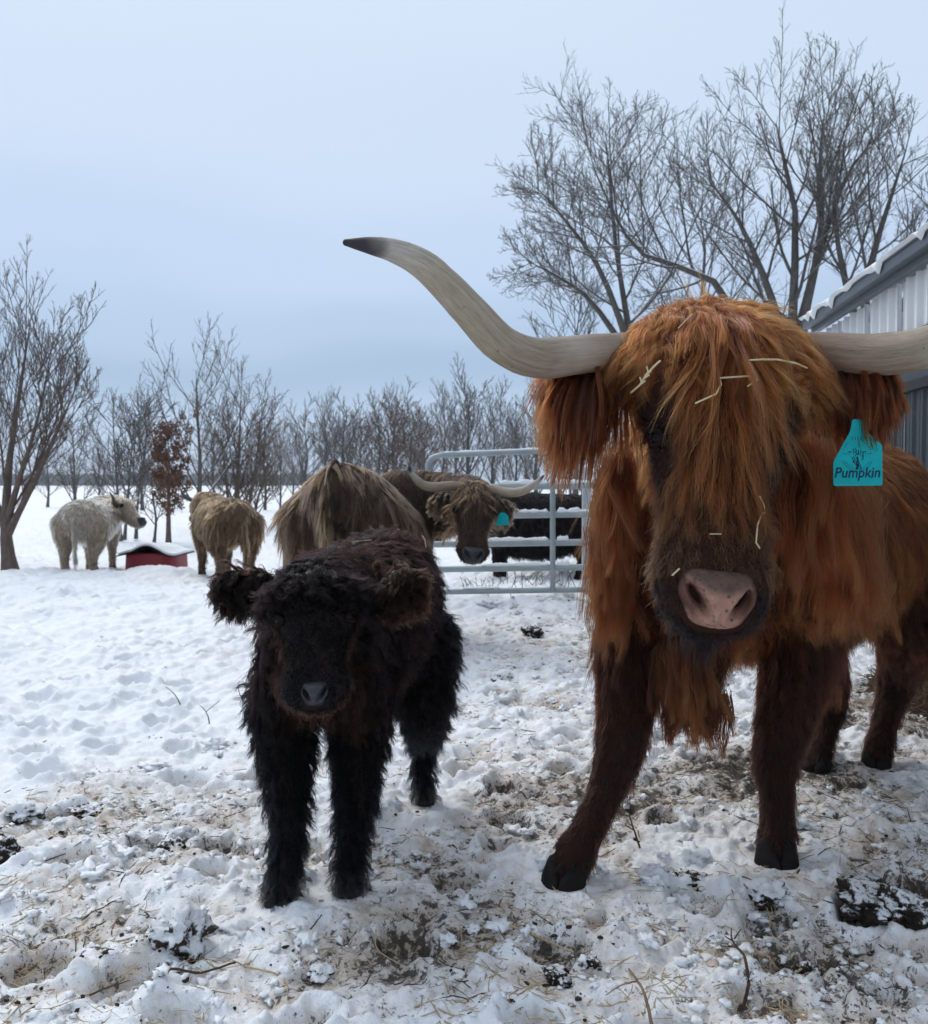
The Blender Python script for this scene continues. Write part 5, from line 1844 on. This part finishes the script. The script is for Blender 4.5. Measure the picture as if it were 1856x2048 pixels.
def build_tag():
    Y0 = 2.095
    a, b2 = U(1666, 972, Y0), U(1764, 971, Y0)
    X = nrm(b2 - a); Wd = np.linalg.norm(b2 - a)
    N = nrm(np.array([.02, -1, .10])); N = nrm(tang(N[None], X[None])[0])
    Yv = np.cross(N, X)
    O = (a + b2) / 2
    h = (972 - 850) / 1856 * Y0
    w2 = Wd / 2
    out = rounded([(-w2, 0), (w2, 0), (w2 * 1.06, h * .66), (w2 * .42, h * .90), (w2 * .30, h * 1.10), (-w2 * .12, h * 1.10), (-w2 * .22, h * .90), (-w2 * .96, h * .40)], .006)
    V, F = plate(out, .0022, O, X, Yv, N)
    root = mesh_obj('ear_tag', V, F, TEAL, None, smooth=False, loc=tuple(O))
    tag(root, 'teal plastic ear tag reading Pumpkin on the red brown steer', 'ear tag', 'teal ear tags')
    # the hand written name
    cu = bpy.data.curves.new('lettering', 'FONT')
    cu.body = 'Pumpkin'
    cu.size = .0285; cu.shear = .22; cu.space_character = 1.0
    cu.offset = .00025
    cu.extrude = .0003
    cu.align_x = 'CENTER'
    to = bpy.data.objects.new('tmp', cu)
    C.objects.link(to)
    dg = bpy.context.evaluated_depsgraph_get()
    me = bpy.data.meshes.new_from_object(to.evaluated_get(dg))
    v = np.array([x.co[:] for x in me.vertices])
    f = [tuple(p.vertices) for p in me.polygons]
    bpy.data.objects.remove(to)
    wv = v[:, 0].max() - v[:, 0].min()
    sx = Wd * .93 / wv
    v[:, 0] = (v[:, 0] - (v[:, 0].max() + v[:, 0].min()) / 2) * sx
    v[:, 1] *= 1.18
    v[:, 0] += .0007 * pn(v, 90, 3.0); v[:, 1] += .0009 * pn(v, 80, 8.0)
    V = O + X * v[:, :1] + Yv * (v[:, 1:2] + h * .135) + N * (v[:, 2:3] + .0027)
    mesh_obj('lettering', V, f, INK, root, smooth=False)
    # emblem: a shaggy cow head in the middle of a faint ring, with a bar behind and short marks along the lower arc
    c0 = np.array([w2 * .02, h * .50]); R = h * .20
    parts = []
    rs = RS(2)
    for i in range(26):
        y = rs.uniform(-.9, .8); hw_ = .52 * (1 - max(0, -y) ** 1.1 * .75) * (1 if y < .4 else .8)
        x = rs.uniform(-hw_, hw_)
        parts.append(stroke2d([c0 + np.array([x, y]) * R, c0 + np.array([x * .9 + .05, y - .22]) * R, c0 + np.array([x * .75 + rs.uniform(-.1, .1), y - .42]) * R], .0009, O, X, Yv, N, .0026))
    for s in (-1, 1):
        parts.append(stroke2d([c0 + np.array([s * .45, .25]) * R, c0 + np.array([s * .72, .30]) * R], .0011, O, X, Yv, N, .0026))
    V, F = merge(parts)
    mesh_obj('emblem', V, F, INK, root)
    parts = []
    for s in (-1, 1):
        parts.append(stroke2d([c0 + np.array([s * .6, .12]) * R, c0 + np.array([s * 1.25, .14]) * R], .0005, O, X, Yv, N, .0026))
        parts.append(stroke2d([c0 + np.array([math.cos(t) * s, math.sin(t)]) * R * 1.22 for t in np.linspace(.35, 1.0, 6)], .0005, O, X, Yv, N, .0026))
    parts.append(stroke2d([c0 + np.array([math.cos(t), math.sin(t)]) * R * 1.3 for t in np.linspace(3.5, 5.9, 14)], .0005, O, X, Yv, N, .0026))
    for t in np.linspace(3.65, 5.75, 15):
        d = np.array([math.cos(t), math.sin(t)])
        parts.append(stroke2d([c0 + d * R * 1.04, c0 + d * R * 1.2], .0006, O, X, Yv, N, .0026))
    for x in (-.35, -.1, .1, .35):
        parts.append(stroke2d([c0 + np.array([x, 1.25]) * R, c0 + np.array([x, 1.52]) * R], .0008, O, X, Yv, N, .0026))
    V, F = merge(parts)
    mesh_obj('ring_mark', V, F, INK_FAINT, root)


build_tag()
O = U(1006, 1050, 6.36)
V, F = plate(rounded([(-.048, -.005), (.040, .0), (.038, .058), (.012, .085), (-.018, .085), (-.04, .05)], .006), .003, O, np.array([1, .05, 0]), np.array([0, 0, 1.]), np.array([.02, -1, .05]))
tag(mesh_obj('ear_tag', V, F, TEAL, None, smooth=False, loc=tuple(O)), 'blank teal ear tag on the brown cow looking back', 'ear tag', 'teal ear tags')

HAY = mottled('pale_straw', (.42, .33, .19), (.62, .52, .34), 30, .55, .3, 0)


def straw_on(c, pxs, Y, r, label, lift=.03, body_snap=True, branches=()):
    def snap(p):
        if not body_snap: return p
        rc = c.bvh.ray_cast(Vector(np.array([0, 0, CAMH]) - wloc(c.root) * 0 ), Vector(nrm(p - np.array([0, 0, CAMH]))))
        if rc[0] is None: return p
        d = nrm(p - np.array([0, 0, CAMH]))
        return np.array(rc[0]) - d * lift
    P = [snap(U(x, y, Y)) for x, y in pxs]
    parts = [loft(P, [r] * len(P), sides=6, n=None)]
    for bq in branches:
        Q = [snap(U(x, y, Y)) for x, y in bq]
        parts.append(loft(Q, [r * .8] * len(Q), sides=6))
    V, F = merge(parts)
    return tag(mesh_obj('straw', V, F, HAY, None, loc=tuple(P[0])), label, 'straw', 'pieces of straw caught in the coats')


straw_on(red, [(1392, 806), (1432, 788), (1442, 770), (1440, 756), (1470, 754), (1503, 752), (1498, 735), (1493, 721), (1520, 719), (1555, 719), (1590, 726), (1614, 736)], 2.1, .0022,
         'long straw bent in a zigzag on the forelock of the red brown steer', .055, branches=[[(1496, 722), (1508, 745), (1515, 760), (1496, 772)]])
straw_on(red, [(1262, 785), (1280, 770), (1292, 750), (1308, 733), (1320, 722)], 2.1, .0024, 'barbed straw ear hanging left of the zigzag straw on the steer brow', .06,
         branches=[[(1280, 770), (1290, 762)], [(1287, 758), (1298, 750)], [(1292, 750), (1302, 742)], [(1284, 766), (1280, 755)], [(1296, 744), (1294, 734)]])
straw_on(red, [(1520, 993), (1528, 1012), (1531, 1025), (1524, 1027), (1515, 1050), (1513, 1075), (1512, 1085), (1519, 1096)], 1.95, .0018, 'thin straw hanging down the steer face beside its nose bridge', .035)
straw_on(red, [(1357, 656), (1372, 640), (1385, 628)], 2.15, .0012, 'fine straight straw on top of the steer head', .06)
straw_on(red, [(1345, 1150), (1358, 1138)], 1.9, .0022, 'short straw crumb at the upper left corner of the pink nose', .02)
straw_on(red, [(1712, 1115), (1725, 1150), (1733, 1190), (1740, 1210)], 2.75, .0018, 'grey straw dangling in the mane below the ear tag', .10)
straw_on(red, [(1420, 1068), (1442, 1068)], 1.95, .0012, 'tiny pale straw lying across the steer nose bridge', .03)
straw_on(calf, [(700, 1084), (720, 1082), (742, 1080)], 2.7, .0016, 'straight straw lying on the calf shoulder', .05)
straw_on(calf, [(845, 1072), (850, 1080), (852, 1094)], 2.9, .0022, 'pale curved straw standing on the calf back', .05)
straw_on(calf, [(808, 1126), (817, 1132)], 2.5, .0018, 'short straw bit behind the calf right ear', .05)


# ------------------------------------------------------------------ trees
BARK = None


def bark(name, c1, c2, snow=0.0):
    t = NT(name)
    v = t.coord((6, 6, 1.2))
    n = t.noise(v, 5, 6, .65)
    c = t.ramp(n, [(.3, c1), (.7, c2)])
    if snow:
        g = t.new('ShaderNodeNewGeometry')
        sp = t.new('ShaderNodeSeparateXYZ')
        t.link(g.outputs['Normal'], sp.inputs[0])
        f = t.math('ADD', sp.outputs['Z'], t.math('MULTIPLY', t.noise(t.coord(), 2.5, 4), .5))
        c = t.mix(t.ramp(f, [(1.0 - snow, 0.0), (1.08 - snow, 1.0)]), c, (.82, .83, .85))
    m = t.base(c, .85, .2)
    t.bump(n, .6, .02)
    return m


BARK_GREY = bark('grey_bark', (.060, .055, .053), (.14, .13, .125))
BARK_BROWN = bark('brown_bark', (.075, .056, .047), (.16, .12, .10))
TWIG_GREY = bark('grey_twig', (.10, .094, .09), (.20, .19, .18))
TWIG_PALE = bark('pale_twig', (.14, .125, .12), (.26, .24, .23))
TWIG_BROWN = bark('brown_twig', (.09, .070, .060), (.18, .145, .125))
BARK_SNOW = bark('snowy_bark', (.055, .050, .046), (.125, .115, .105), .24)
LEAF = mottled('dead_leaf', (.10, .048, .030), (.20, .095, .055), 12, .8, .2, 0)


def spawn(rs, P, R, Lp, n, t0, t1, ang, ratio, up, wob, rr, K=6, rmin=.003, taper=.6, flat=0.0):
    M, KP, _ = P.shape
    idx = np.repeat(np.arange(M), n)
    N = len(idx)
    u = t0 + (t1 - t0) * ((np.tile(np.arange(n), M) + rs.rand(N)) / n)
    s = u * (KP - 1)
    i = np.minimum(s.astype(int), KP - 2)
    f = (s - i)[:, None]
    a, b = P[idx, i], P[idx, i + 1]
    p = a * (1 - f) + b * f
    T = nrm(b - a)
    r0 = (R[idx, i] * (1 - f[:, 0]) + R[idx, i + 1] * f[:, 0])
    az = np.tile(np.arange(n) * 2.4, M) + rs.rand(N) * 1.6 + rs.rand(M).repeat(n) * 6
    ref = np.where(np.abs(T[:, 2:3]) > .85, np.array([1., 0, 0]), np.array([0, 0, 1.]))
    S = nrm(np.cross(T, ref)); B = np.cross(S, T)
    perp = S * np.cos(az)[:, None] + B * np.sin(az)[:, None]
    an = np.radians(ang * (.7 + .6 * rs.rand(N)))[:, None]
    d = nrm(T * np.cos(an) + perp * np.sin(an))
    L = Lp[idx] * ratio * (1 - taper * (u - t0) / max(t1 - t0, 1e-6) * .8) * (.65 + .7 * rs.rand(N))
    out = np.empty((N, K, 3))
    out[:, 0] = p
    for k in range(1, K):
        d = nrm(d + np.array([0, 0, up]) / K + rs.normal(size=d.shape) * wob)
        p = p + d * (L / (K - 1))[:, None]
        out[:, k] = p
    rs0 = np.maximum(np.minimum(r0 * rr, r0 * .9), rmin)
    Rr = rs0[:, None] * np.linspace(1, .35, K) + 0
    Rr = np.maximum(Rr, rmin * .6)
    return out, Rr, L


def tree(name, label, trunk_pts, r0, levels, seed, bmat, group=None, split=2, leaves=None, r_end=.06, cmat=None, extra_trunks=(), loc=None, extra_r=.7):
    rs = RS(seed)
    tp, cp = [], []
    K = 9
    P = np.array([cat_rom(np.array(t), K) for t in [trunk_pts] + list(extra_trunks)])
    R = np.array([np.linspace(1, r_end, K) ** 1.0 * (r0 if i == 0 else r0 * extra_r) for i in range(len(P))])
    R[:, 0] *= 1.25
    L = np.linalg.norm(np.diff(P, axis=1), axis=2).sum(1)
    tp.append(tubes(P, R, 9))
    for li, lv in enumerate(levels):
        P, R, L = spawn(rs, P, R, L, **lv)
        (tp if li < split else cp).append(tubes(P, R, 6 if li < split else (4 if li == split else 3)))
    b = np.array(trunk_pts[0], float); b[2] = 0
    root = empty(name, b if loc is None else loc)
    tag(root, label, 'tree', group)
    V, F = merge(tp)
    mesh_obj('trunk', V, F, bmat, root)
    V, F = merge(cp)
    mesh_obj('crown', V, F, cmat or {BARK_GREY: TWIG_GREY, BARK_BROWN: TWIG_BROWN}.get(bmat, bmat), root)
    if leaves:
        n, size, frac = leaves
        tips = P[:, 1:].reshape(-1, 3)
        k = rs.randint(0, len(tips), n)
        c = tips[k] + rs.normal(size=(n, 3)) * size * .8
        a = nrm(rs.normal(size=(n, 3))); bq = nrm(np.cross(a, rs.normal(size=(n, 3))))
        s = size * (.5 + .8 * rs.rand(n, 1))
        V = np.stack([c - a * s, c + bq * s * .5, c + a * s, c - bq * s * .45 + a * s * .1 + np.cross(a, bq) * s * .25], 1).reshape(-1, 3)
        F = np.arange(n * 4).reshape(n, 4)
        tag(mesh_obj('leaves', V, F, LEAF, root), kind='stuff')
    return root


def copy_tree(root, loc, rot, scale, label, group):
    r = root.copy()
    C.objects.link(r)
    r.location = loc; r.rotation_euler = (0, 0, rot); r.scale = (scale, scale, scale)
    r['label'] = label; r['group'] = group
    w_ = scale * (1.0 + .55 * ((math.sin(rot * 37.7) + 1) / 2))
    r.scale = (w_, w_, scale)
    for ch in list(root.children):
        c = ch.copy(); C.objects.link(c); c.parent = r
    return r


lv = lambda n, t0, t1, ang, ratio, up, wob, rr, rmin=.003, K=6, taper=.6: dict(n=n, t0=t0, t1=t1, ang=ang, ratio=ratio, up=up, wob=wob, rr=rr, rmin=rmin, K=K, taper=taper)
GT = 'bare trees in the snow field'
GB = 'row of bare trees behind the herd'
GR = 'tall bare trees behind the barn'
# left edge: vase shaped tree with long straight shoots
tree('ash_tree', 'large bare vase shaped tree at the left edge beside the white cow',
     [U(22, 1150, 12.0), U(14, 1090, 12.0), U(12, 1040, 12.02), U(18, 930, 12.1), U(40, 780, 12.2), U(60, 650, 12.2)], .10,
     [lv(10, .26, .95, 36, .52, .9, .03, .32, .008, 8, .45), lv(7, .15, .98, 32, .48, .9, .035, .48, .0052, 7), lv(6, .12, 1.0, 32, .50, .9, .05, .6, .0042, 6), lv(2, .2, 1., 34, .5, .7, .06, .7, .0034, 5)],
     501, BARK_BROWN, GT, extra_r=.5, extra_trunks=[[U(12, 1050, 12.02), U(38, 960, 11.9), U(75, 840, 11.7), U(105, 690, 11.6)], [U(14, 1070, 12.0), U(70, 960, 11.9), U(120, 850, 11.7), U(155, 770, 11.6)], [U(12, 1060, 12.0), U(-14, 980, 12.2), U(-40, 850, 12.4), U(-50, 680, 12.5)]])
# middle left trees
tree('young_tree', 'bare tree with upright shoots and a snowy fork above the tan cow', [U(397, 1062, 23), U(398, 1000, 23), U(400, 930, 23), U(396, 840, 23), U(392, 740, 23)], .085,
     [lv(16, .15, .95, 45, .62, .9, .05, .36, .012, 8, .5), lv(6, .15, .98, 36, .45, .8, .06, .5, .0075, 6), lv(5, .15, 1., 34, .5, .6, .08, .6, .0058, 6)], 502, BARK_SNOW, GT, cmat=TWIG_BROWN)
tree('multi_stem_tree', 'dense many stemmed bare tree right of the tan cow', [U(468, 1056, 24), U(474, 1000, 24), U(478, 900, 24), U(482, 800, 24)], .09,
     [lv(16, .1, .95, 40, .55, .7, .06, .38, .012, 7, .4), lv(7, .15, .98, 38, .48, .5, .08, .5, .0075, 6), lv(6, .15, 1., 38, .5, .3, .1, .6, .0058, 6)], 503, BARK_BROWN, GT,
     extra_trunks=[[U(490, 1056, 24), U(502, 990, 24), U(515, 900, 24), U(520, 830, 24)], [U(505, 1056, 24.5), U(515, 1000, 24.5), U(540, 920, 24.5)], [U(462, 1050, 24.5), U(452, 960, 24.5), U(440, 860, 24.5)]])
tree('oak_tree', 'slim young tree still holding rusty brown leaves behind the red feeder', [U(337, 1098, 16.8), U(337, 1030, 16.8), U(338, 960, 16.8), U(336, 862, 16.8)], .055,
     [lv(22, .30, .97, 52, .28, .5, .06, .45, .010, 6, .3), lv(7, .1, 1., 42, .5, .3, .08, .55, .006, 5), lv(5, .15, 1., 40, .5, .2, .08, .6, .0045, 5)], 504, BARK_BROWN, GT, leaves=(5200, .028, 1))
tree('sapling', 'thin sapling between the feeder and the white cow head', [U(308, 1088, 17.5), U(312, 1040, 17.5), U(305, 990, 17.5), U(302, 940, 17.5)], .03,
     [lv(12, .2, .95, 45, .4, .5, .07, .5, .008, 6, .3), lv(6, .1, 1., 40, .5, .3, .08, .6, .005, 5), lv(4, .1, 1., 40, .5, .3, .08, .6, .004, 5)], 505, BARK_GREY, GT)
tree('clump_tree', 'clump of bare stems rising behind the white cow', [U(240, 1082, 18.5), U(238, 1030, 18.5), U(232, 940, 18.5), U(225, 830, 18.5)], .05,
     [lv(13, .2, .95, 40, .5, .7, .06, .40, .010, 7, .4), lv(7, .15, .98, 38, .48, .5, .08, .5, .0065, 6), lv(5, .15, 1., 38, .5, .3, .1, .6, .005, 5)], 506, BARK_GREY, GT,
     extra_trunks=[[U(249, 1080, 18.5), U(255, 1010, 18.5), U(262, 920, 18.5), U(268, 840, 18.5)], [U(272, 1078, 18.8), U(276, 1000, 18.8), U(290, 900, 18.8), U(296, 850, 18.8)]])
tree('thicket_tree', 'low bare tree standing between the big left tree and the stem clump', [U(150, 1035, 30), U(150, 1000, 30), U(148, 930, 30), U(146, 860, 30)], .08,
     [lv(14, .15, .95, 42, .5, .6, .06, .38, .012, 7, .4), lv(7, .15, .98, 38, .48, .5, .08, .55, .011, 6), lv(5, .15, 1., 38, .5, .3, .1, .6, .009, 5)], 507, BARK_GREY, GT)

# the back row: three kinds, then copies each turned and sized differently
kinds = []
for i, (sd, mt, hgt, lf) in enumerate(((601, BARK_GREY, 6.0, None), (602, BARK_BROWN, 5.5, (1500, .05, 1)), (603, BARK_GREY, 6.5, None))):
    b = np.array([0, 40 + i, 0.])
    tr = [b, b + [.1, 0, hgt * .35], b + [.0, .1, hgt * .65], b + [.1, 0, hgt]]
    r = tree('row_tree', 'bare tree of the back row', tr, .10, [lv(20, .12, .97, 34, .40, .9, .05, .42, .018, 7, .35), lv(7, .1, .98, 30, .50, .8, .06, .5, .013, 6), lv(5, .15, 1., 30, .5, .6, .08, .6, .010, 5)], sd, mt, GB, leaves=lf, cmat=TWIG_PALE)
    kinds.append(r)
rows = [(560, 33, .62, 0, 'small bare tree right of the multi stemmed tree, leftmost of the back row'), (612, 36, .78, 0, 'bare tree with a leaning top over the brown cow rump, left in the back row'),
        (650, 38, .86, 2, 'bare tree directly above the tail of the brown cow'), (688, 37, .84, 0, 'forked bare tree just right of the brown cow tail'),
        (722, 40, .84, 1, 'brownish tree with clinging leaves over the back of the brown cow'), (757, 38, .90, 2, 'tall bare tree over the middle of the brown cow back'),
        (790, 37, .92, 1, 'leafy brown tree left of the dark green post'), (822, 40, .95, 0, 'bare tree straight behind the brown cow left horn'),
        (852, 36, .74, 1, 'low leafy brown tree at the bent corner of the gate'), (890, 44, 1.02, 2, 'slender bare tree behind the left half of the gate'),
        (940, 40, 1.12, 0, 'tallest bare tree of the back row, above the brown cow head'), (985, 42, 1.0, 2, 'bare tree behind the right horn of the brown cow'),
        (1030, 40, .86, 0, 'bare tree behind the middle rails of the gate'), (1075, 38, .98, 2, 'bare tree left of the gate upright under the steer ear'),
        (1120, 41, 1.08, 0, 'bare tree right of the gate upright under the steer ear'), (1165, 37, .9, 2, 'bare tree behind the square steel post'), (1215, 40, 1.1, 0, 'bare tree behind the steer left cheek'),
        (200, 42, .62, 0, 'far small tree in the field left of the stem clump'), (95, 46, .62, 2, 'far small tree behind the big left tree'), (285, 40, .70, 2, 'far tree between the stem clump and the leafy oak'),
        (430, 38, .72, 0, 'far tree behind the back of the tan cow'), (530, 40, .80, 1, 'brownish far tree at the right of the multi stemmed tree')]
used = set()
rs_ = RS(77)
for px, Y, s, k, lab in rows:
    s *= .74
    loc = (U(px, 1000, Y)[0], Y, 0)
    if k not in used:
        used.add(k)
        r = kinds[k]
        r.location = loc; r.scale = (s, s, s); r.rotation_euler = (0, 0, rs_.rand() * 6)
        r['label'] = lab
    else:
        copy_tree(kinds[k], loc, rs_.rand() * 6.28, s, lab, GB)

for px, Y, sc_, k, lab in ((585, 52, .62, 2, 'hazy small tree of the farther row, straight above the left hip of the brown cow'), (672, 55, .74, 0, 'hazy tree of the farther row, between the two trees over the brown cow tail'),
                           (705, 50, .66, 2, 'hazy slender tree of the farther row, behind the brownish leafy tree'), (774, 56, .80, 0, 'hazy tree of the farther row, between the leafy tree and the green post'),
                           (838, 54, .72, 2, 'hazy tree of the farther row, just left of the bent gate corner'), (915, 58, .84, 0, 'hazy tree of the farther row, above the left horn tip of the brown cow'),
                           (1008, 52, .74, 2, 'hazy tree of the farther row, right of the thin dark rod behind the gate'), (1052, 57, .78, 0, 'hazy tree of the farther row, just left of the gate upright'),
                           (1142, 55, .82, 2, 'hazy tree of the farther row, between gate upright and square steel post')):
    copy_tree(kinds[k], (U(px, 1000, Y)[0], Y, 0), rs_.rand() * 6.28, sc_, lab, 'farther row of bare trees')
# the big trees behind the barn
big = [lv(15, .30, .97, 42, .36, .6, .05, .44, .013, 8, .45), lv(7, .15, .98, 36, .46, .5, .07, .52, .0080, 7), lv(6, .12, 1., 34, .48, .45, .08, .58, .0056, 6), lv(3, .15, 1., 34, .46, .5, .1, .7, .0036, 5)]
tree('maple_tree', 'tallest bare tree with many rising limbs above the steer head', [U(1590, 1020, 20), U(1588, 800, 20), U(1585, 620, 20), U(1592, 440, 20.2), U(1565, 310, 20.4), U(1552, 245, 20.4)], .155, big, 701, BARK_SNOW, GR, cmat=TWIG_GREY, r_end=.05,
     extra_trunks=[[U(1592, 760, 20), U(1625, 560, 19.8), U(1690, 360, 19.6), U(1760, 265, 19.4)], [U(1580, 720, 20), U(1530, 560, 20.3), U(1470, 430, 20.6), U(1400, 340, 20.8)], [U(1588, 700, 20), U(1640, 480, 20.5), U(1640, 320, 21), U(1650, 215, 21)]])
tree('leaning_tree', 'bare tree whose thick snowy limb arches left over the steer head', [U(1500, 1010, 21), U(1490, 760, 21), U(1465, 610, 21), U(1400, 545, 21), U(1310, 522, 21), U(1262, 485, 21), U(1225, 420, 21), U(1190, 340, 21)], .125,
     [lv(18, .40, .98, 48, .27, .5, .06, .42, .013, 8, .35), lv(7, .12, .98, 38, .5, .45, .07, .52, .0080, 7), lv(6, .12, 1., 34, .48, .45, .08, .58, .0056, 6), lv(3, .15, 1., 36, .45, .5, .1, .7, .0048, 5)], 702, BARK_SNOW, GR, cmat=TWIG_GREY, r_end=.05)
tree('left_maple', 'bare spreading tree left of the steer head with fine drooping twigs', [U(1290, 1010, 22), U(1275, 800, 22), U(1255, 640, 22), U(1235, 520, 22), U(1220, 370, 22), U(1212, 270, 22)], .125,
     [lv(17, .35, .97, 50, .33, .4, .06, .42, .013, 8, .40), lv(8, .12, .98, 40, .48, .3, .08, .52, .0080, 7), lv(6, .12, 1., 36, .5, .4, .1, .58, .0056, 6), lv(3, .15, 1., 40, .5, .6, .12, .7, .0042, 5)], 703, BARK_SNOW, GR, cmat=TWIG_GREY, r_end=.05,
     extra_trunks=[[U(1262, 700, 22), U(1200, 540, 21.6), U(1130, 440, 21.3), U(1070, 370, 21)], [U(1265, 720, 22), U(1180, 600, 22.3), U(1110, 550, 22.5), U(1050, 520, 22.6)]])
tree('right_maple', 'bare tree with crooked limbs over the roof of the barn', [U(1740, 1020, 19), U(1735, 780, 19), U(1730, 600, 19), U(1755, 480, 19), U(1790, 370, 19), U(1815, 290, 19)], .14, big, 704, BARK_SNOW, GR, cmat=TWIG_GREY, r_end=.05,
     extra_trunks=[[U(1735, 720, 19), U(1690, 560, 19.3), U(1670, 430, 19.5), U(1680, 300, 19.6)], [U(1735, 760, 19), U(1810, 600, 18.8), U(1880, 470, 18.6), U(1930, 330, 18.6)]])
tree('thin_maple', 'thin bare tree filling the gap between the leaning limb and the tallest tree', [U(1400, 1010, 26), U(1405, 800, 26), U(1400, 650, 26), U(1410, 500, 26), U(1395, 420, 26)], .12,
     [lv(20, .2, .97, 42, .42, .6, .05, .46, .016, 8, .4), lv(8, .15, .98, 36, .46, .5, .07, .52, .011, 7), lv(6, .12, 1., 34, .48, .45, .08, .58, .008, 6)], 705, BARK_GREY, GR)
tree('thin_maple', 'slim bare tree low between the steer left horn and its brow', [U(1150, 1015, 30), U(1155, 860, 30), U(1150, 720, 30), U(1160, 610, 30)], .10,
     [lv(20, .2, .97, 42, .42, .6, .05, .46, .016, 8, .4), lv(8, .15, .98, 36, .46, .5, .07, .52, .012, 7), lv(5, .12, 1., 34, .48, .45, .08, .58, .009, 6)], 706, BARK_GREY, GR)


# ------------------------------------------------------------------ far wood along the horizon, weeds, hay
def far_wood():
    rs = RS(31)
    n = 1800
    x = rs.uniform(-700, -95, n); y = rs.uniform(620, 760, n)
    h = 4.2 + 3.5 * (.5 + .5 * pn2(x, x * 0, .012, 2.0)) + rs.rand(n) * 2
    parts = []
    base = [rock(1, i + 3, .5, 1.0) for i in range(5)]
    for i in range(n):
        V, F = base[i % 5]
        parts.append((V * np.array([5 + 4 * rs.rand(), 4, h[i] * .62]) + np.array([x[i], y[i], h[i] * .4]), F))
    V, F = merge(parts)
    tag(mesh_obj('far_wood', V, F, mottled('far_wood', (.035, .038, .036), (.075, .075, .07), .2, .9, .1, 0)), 'dark line of distant woodland along the horizon', 'woodland', None, 'stuff')


far_wood()


def haze_box():
    """thin winter air round the whole place"""
    x0, x1, y0, y1, z0, z1 = -1700, 1700, -420, 1700, -2.0, 17.0
    V = np.array([(x, y, z) for z in (z0, z1) for y in (y0, y1) for x in (x0, x1)], float)
    F = [(0, 2, 3, 1), (4, 5, 7, 6), (0, 1, 5, 4), (2, 6, 7, 3), (0, 4, 6, 2), (1, 3, 7, 5)]
    t = NT('winter_haze')
    t.n.remove(t.p)
    v = t.new('ShaderNodeVolumePrincipled')
    v.inputs['Color'].default_value = (.86, .91, .97, 1)
    v.inputs['Density'].default_value = .0006
    t.link(v.outputs[0], t.out.inputs['Volume'])
    tag(mesh_obj('haze', V, F, t.m, smooth=False), kind='stuff')


haze_box()



def weeds():
    rs = RS(9)
    Ps, Rs = [], []
    for px, py, n, h in ((1085, 1205, 14, .26), (1160, 1200, 16, .34), (1000, 1212, 14, .22), (940, 1205, 10, .22), (1040, 1195, 16, .2), (330, 1125, 5, .25), (505, 1090, 5, .3), (460, 1430, 4, .16)):
        g = G(px, py)
        for i in range(n):
            b = g + np.array([rs.normal() * .16, rs.normal() * .1, 0])
            b[2] = float(ground_z(np.array([b[0]]), np.array([b[1]]))[0]) - .01
            d = np.array([rs.normal() * .35, rs.normal() * .2, 1.])
            t = np.linspace(0, 1, 6)[:, None]
            L = h * (.4 + .8 * rs.rand())
            P = b + d * t * L + np.array([rs.normal() * .3, 0, -.25]) * (t ** 2) * L
            Ps.append(P); Rs.append(np.linspace(.0035, .0014, 6))
            if rs.rand() < .6:
                Q = P[3] + np.array([rs.normal() * .5, rs.normal() * .3, .8]) * t * L * .4
                Ps.append(Q); Rs.append(np.linspace(.0022, .0012, 6))
    V, F = tubes(np.array(Ps), np.array(Rs), 4)
    tag(mesh_obj('weeds', V, F, TWIGM), kind='stuff')


weeds()


def hay_heap():
    g = G(1950, 1400)
    root = empty('hay_heap', (g[0], g[1], 0))
    tag(root, 'brown heap of trampled hay at the right edge behind the steer', 'hay')
    n = 70
    u = np.linspace(-1, 1, n)
    xx, yy = np.meshgrid(u, u)
    r = np.hypot(xx, yy)
    z = .30 * np.clip(1 - r ** 2, 0, 1) ** 1.2 * (1 + .35 * pn2(xx, yy, 2.2, 3.) + .2 * pn2(xx, yy, 6, 5.)) - .03
    V = np.stack([g[0] + xx * .5, g[1] + yy * .8, z], -1).reshape(-1, 3)
    I = np.arange(n * n).reshape(n, n)
    F = np.stack([I[:-1, :-1], I[:-1, 1:], I[1:, 1:], I[1:, :-1]], -1).reshape(-1, 4)
    mesh_obj('mound', V, F, mottled('wet_hay', (.020, .013, .009), (.06, .04, .026), 22, .9, .15, .8, .02), root)
    rs = RS(3)
    m = 3600
    k = rs.randint(0, n * n, m)
    ok = V[k][:, 2] > -.01
    p = V[k][ok]; m = len(p)
    d = nrm(rs.normal(size=(m, 3)) * np.array([1, 1, .35]))
    t = np.linspace(-.5, .5, 5)
    L = .05 + .14 * rs.rand(m)
    P = p[:, None] + np.array([0, 0, .012]) + d[:, None] * (L[:, None] * t)[..., None] + rs.normal(size=(m, 1, 3)) * (t[None, :, None] ** 2) * .05
    V2, F2 = tubes(P, np.full((m, 5), .0017), 4)
    tag(mesh_obj('hay_straws', V2, F2, mottled('old_hay', (.07, .042, .024), (.20, .125, .07), 30, .8, .2, 0), root), kind='stuff')


hay_heap()
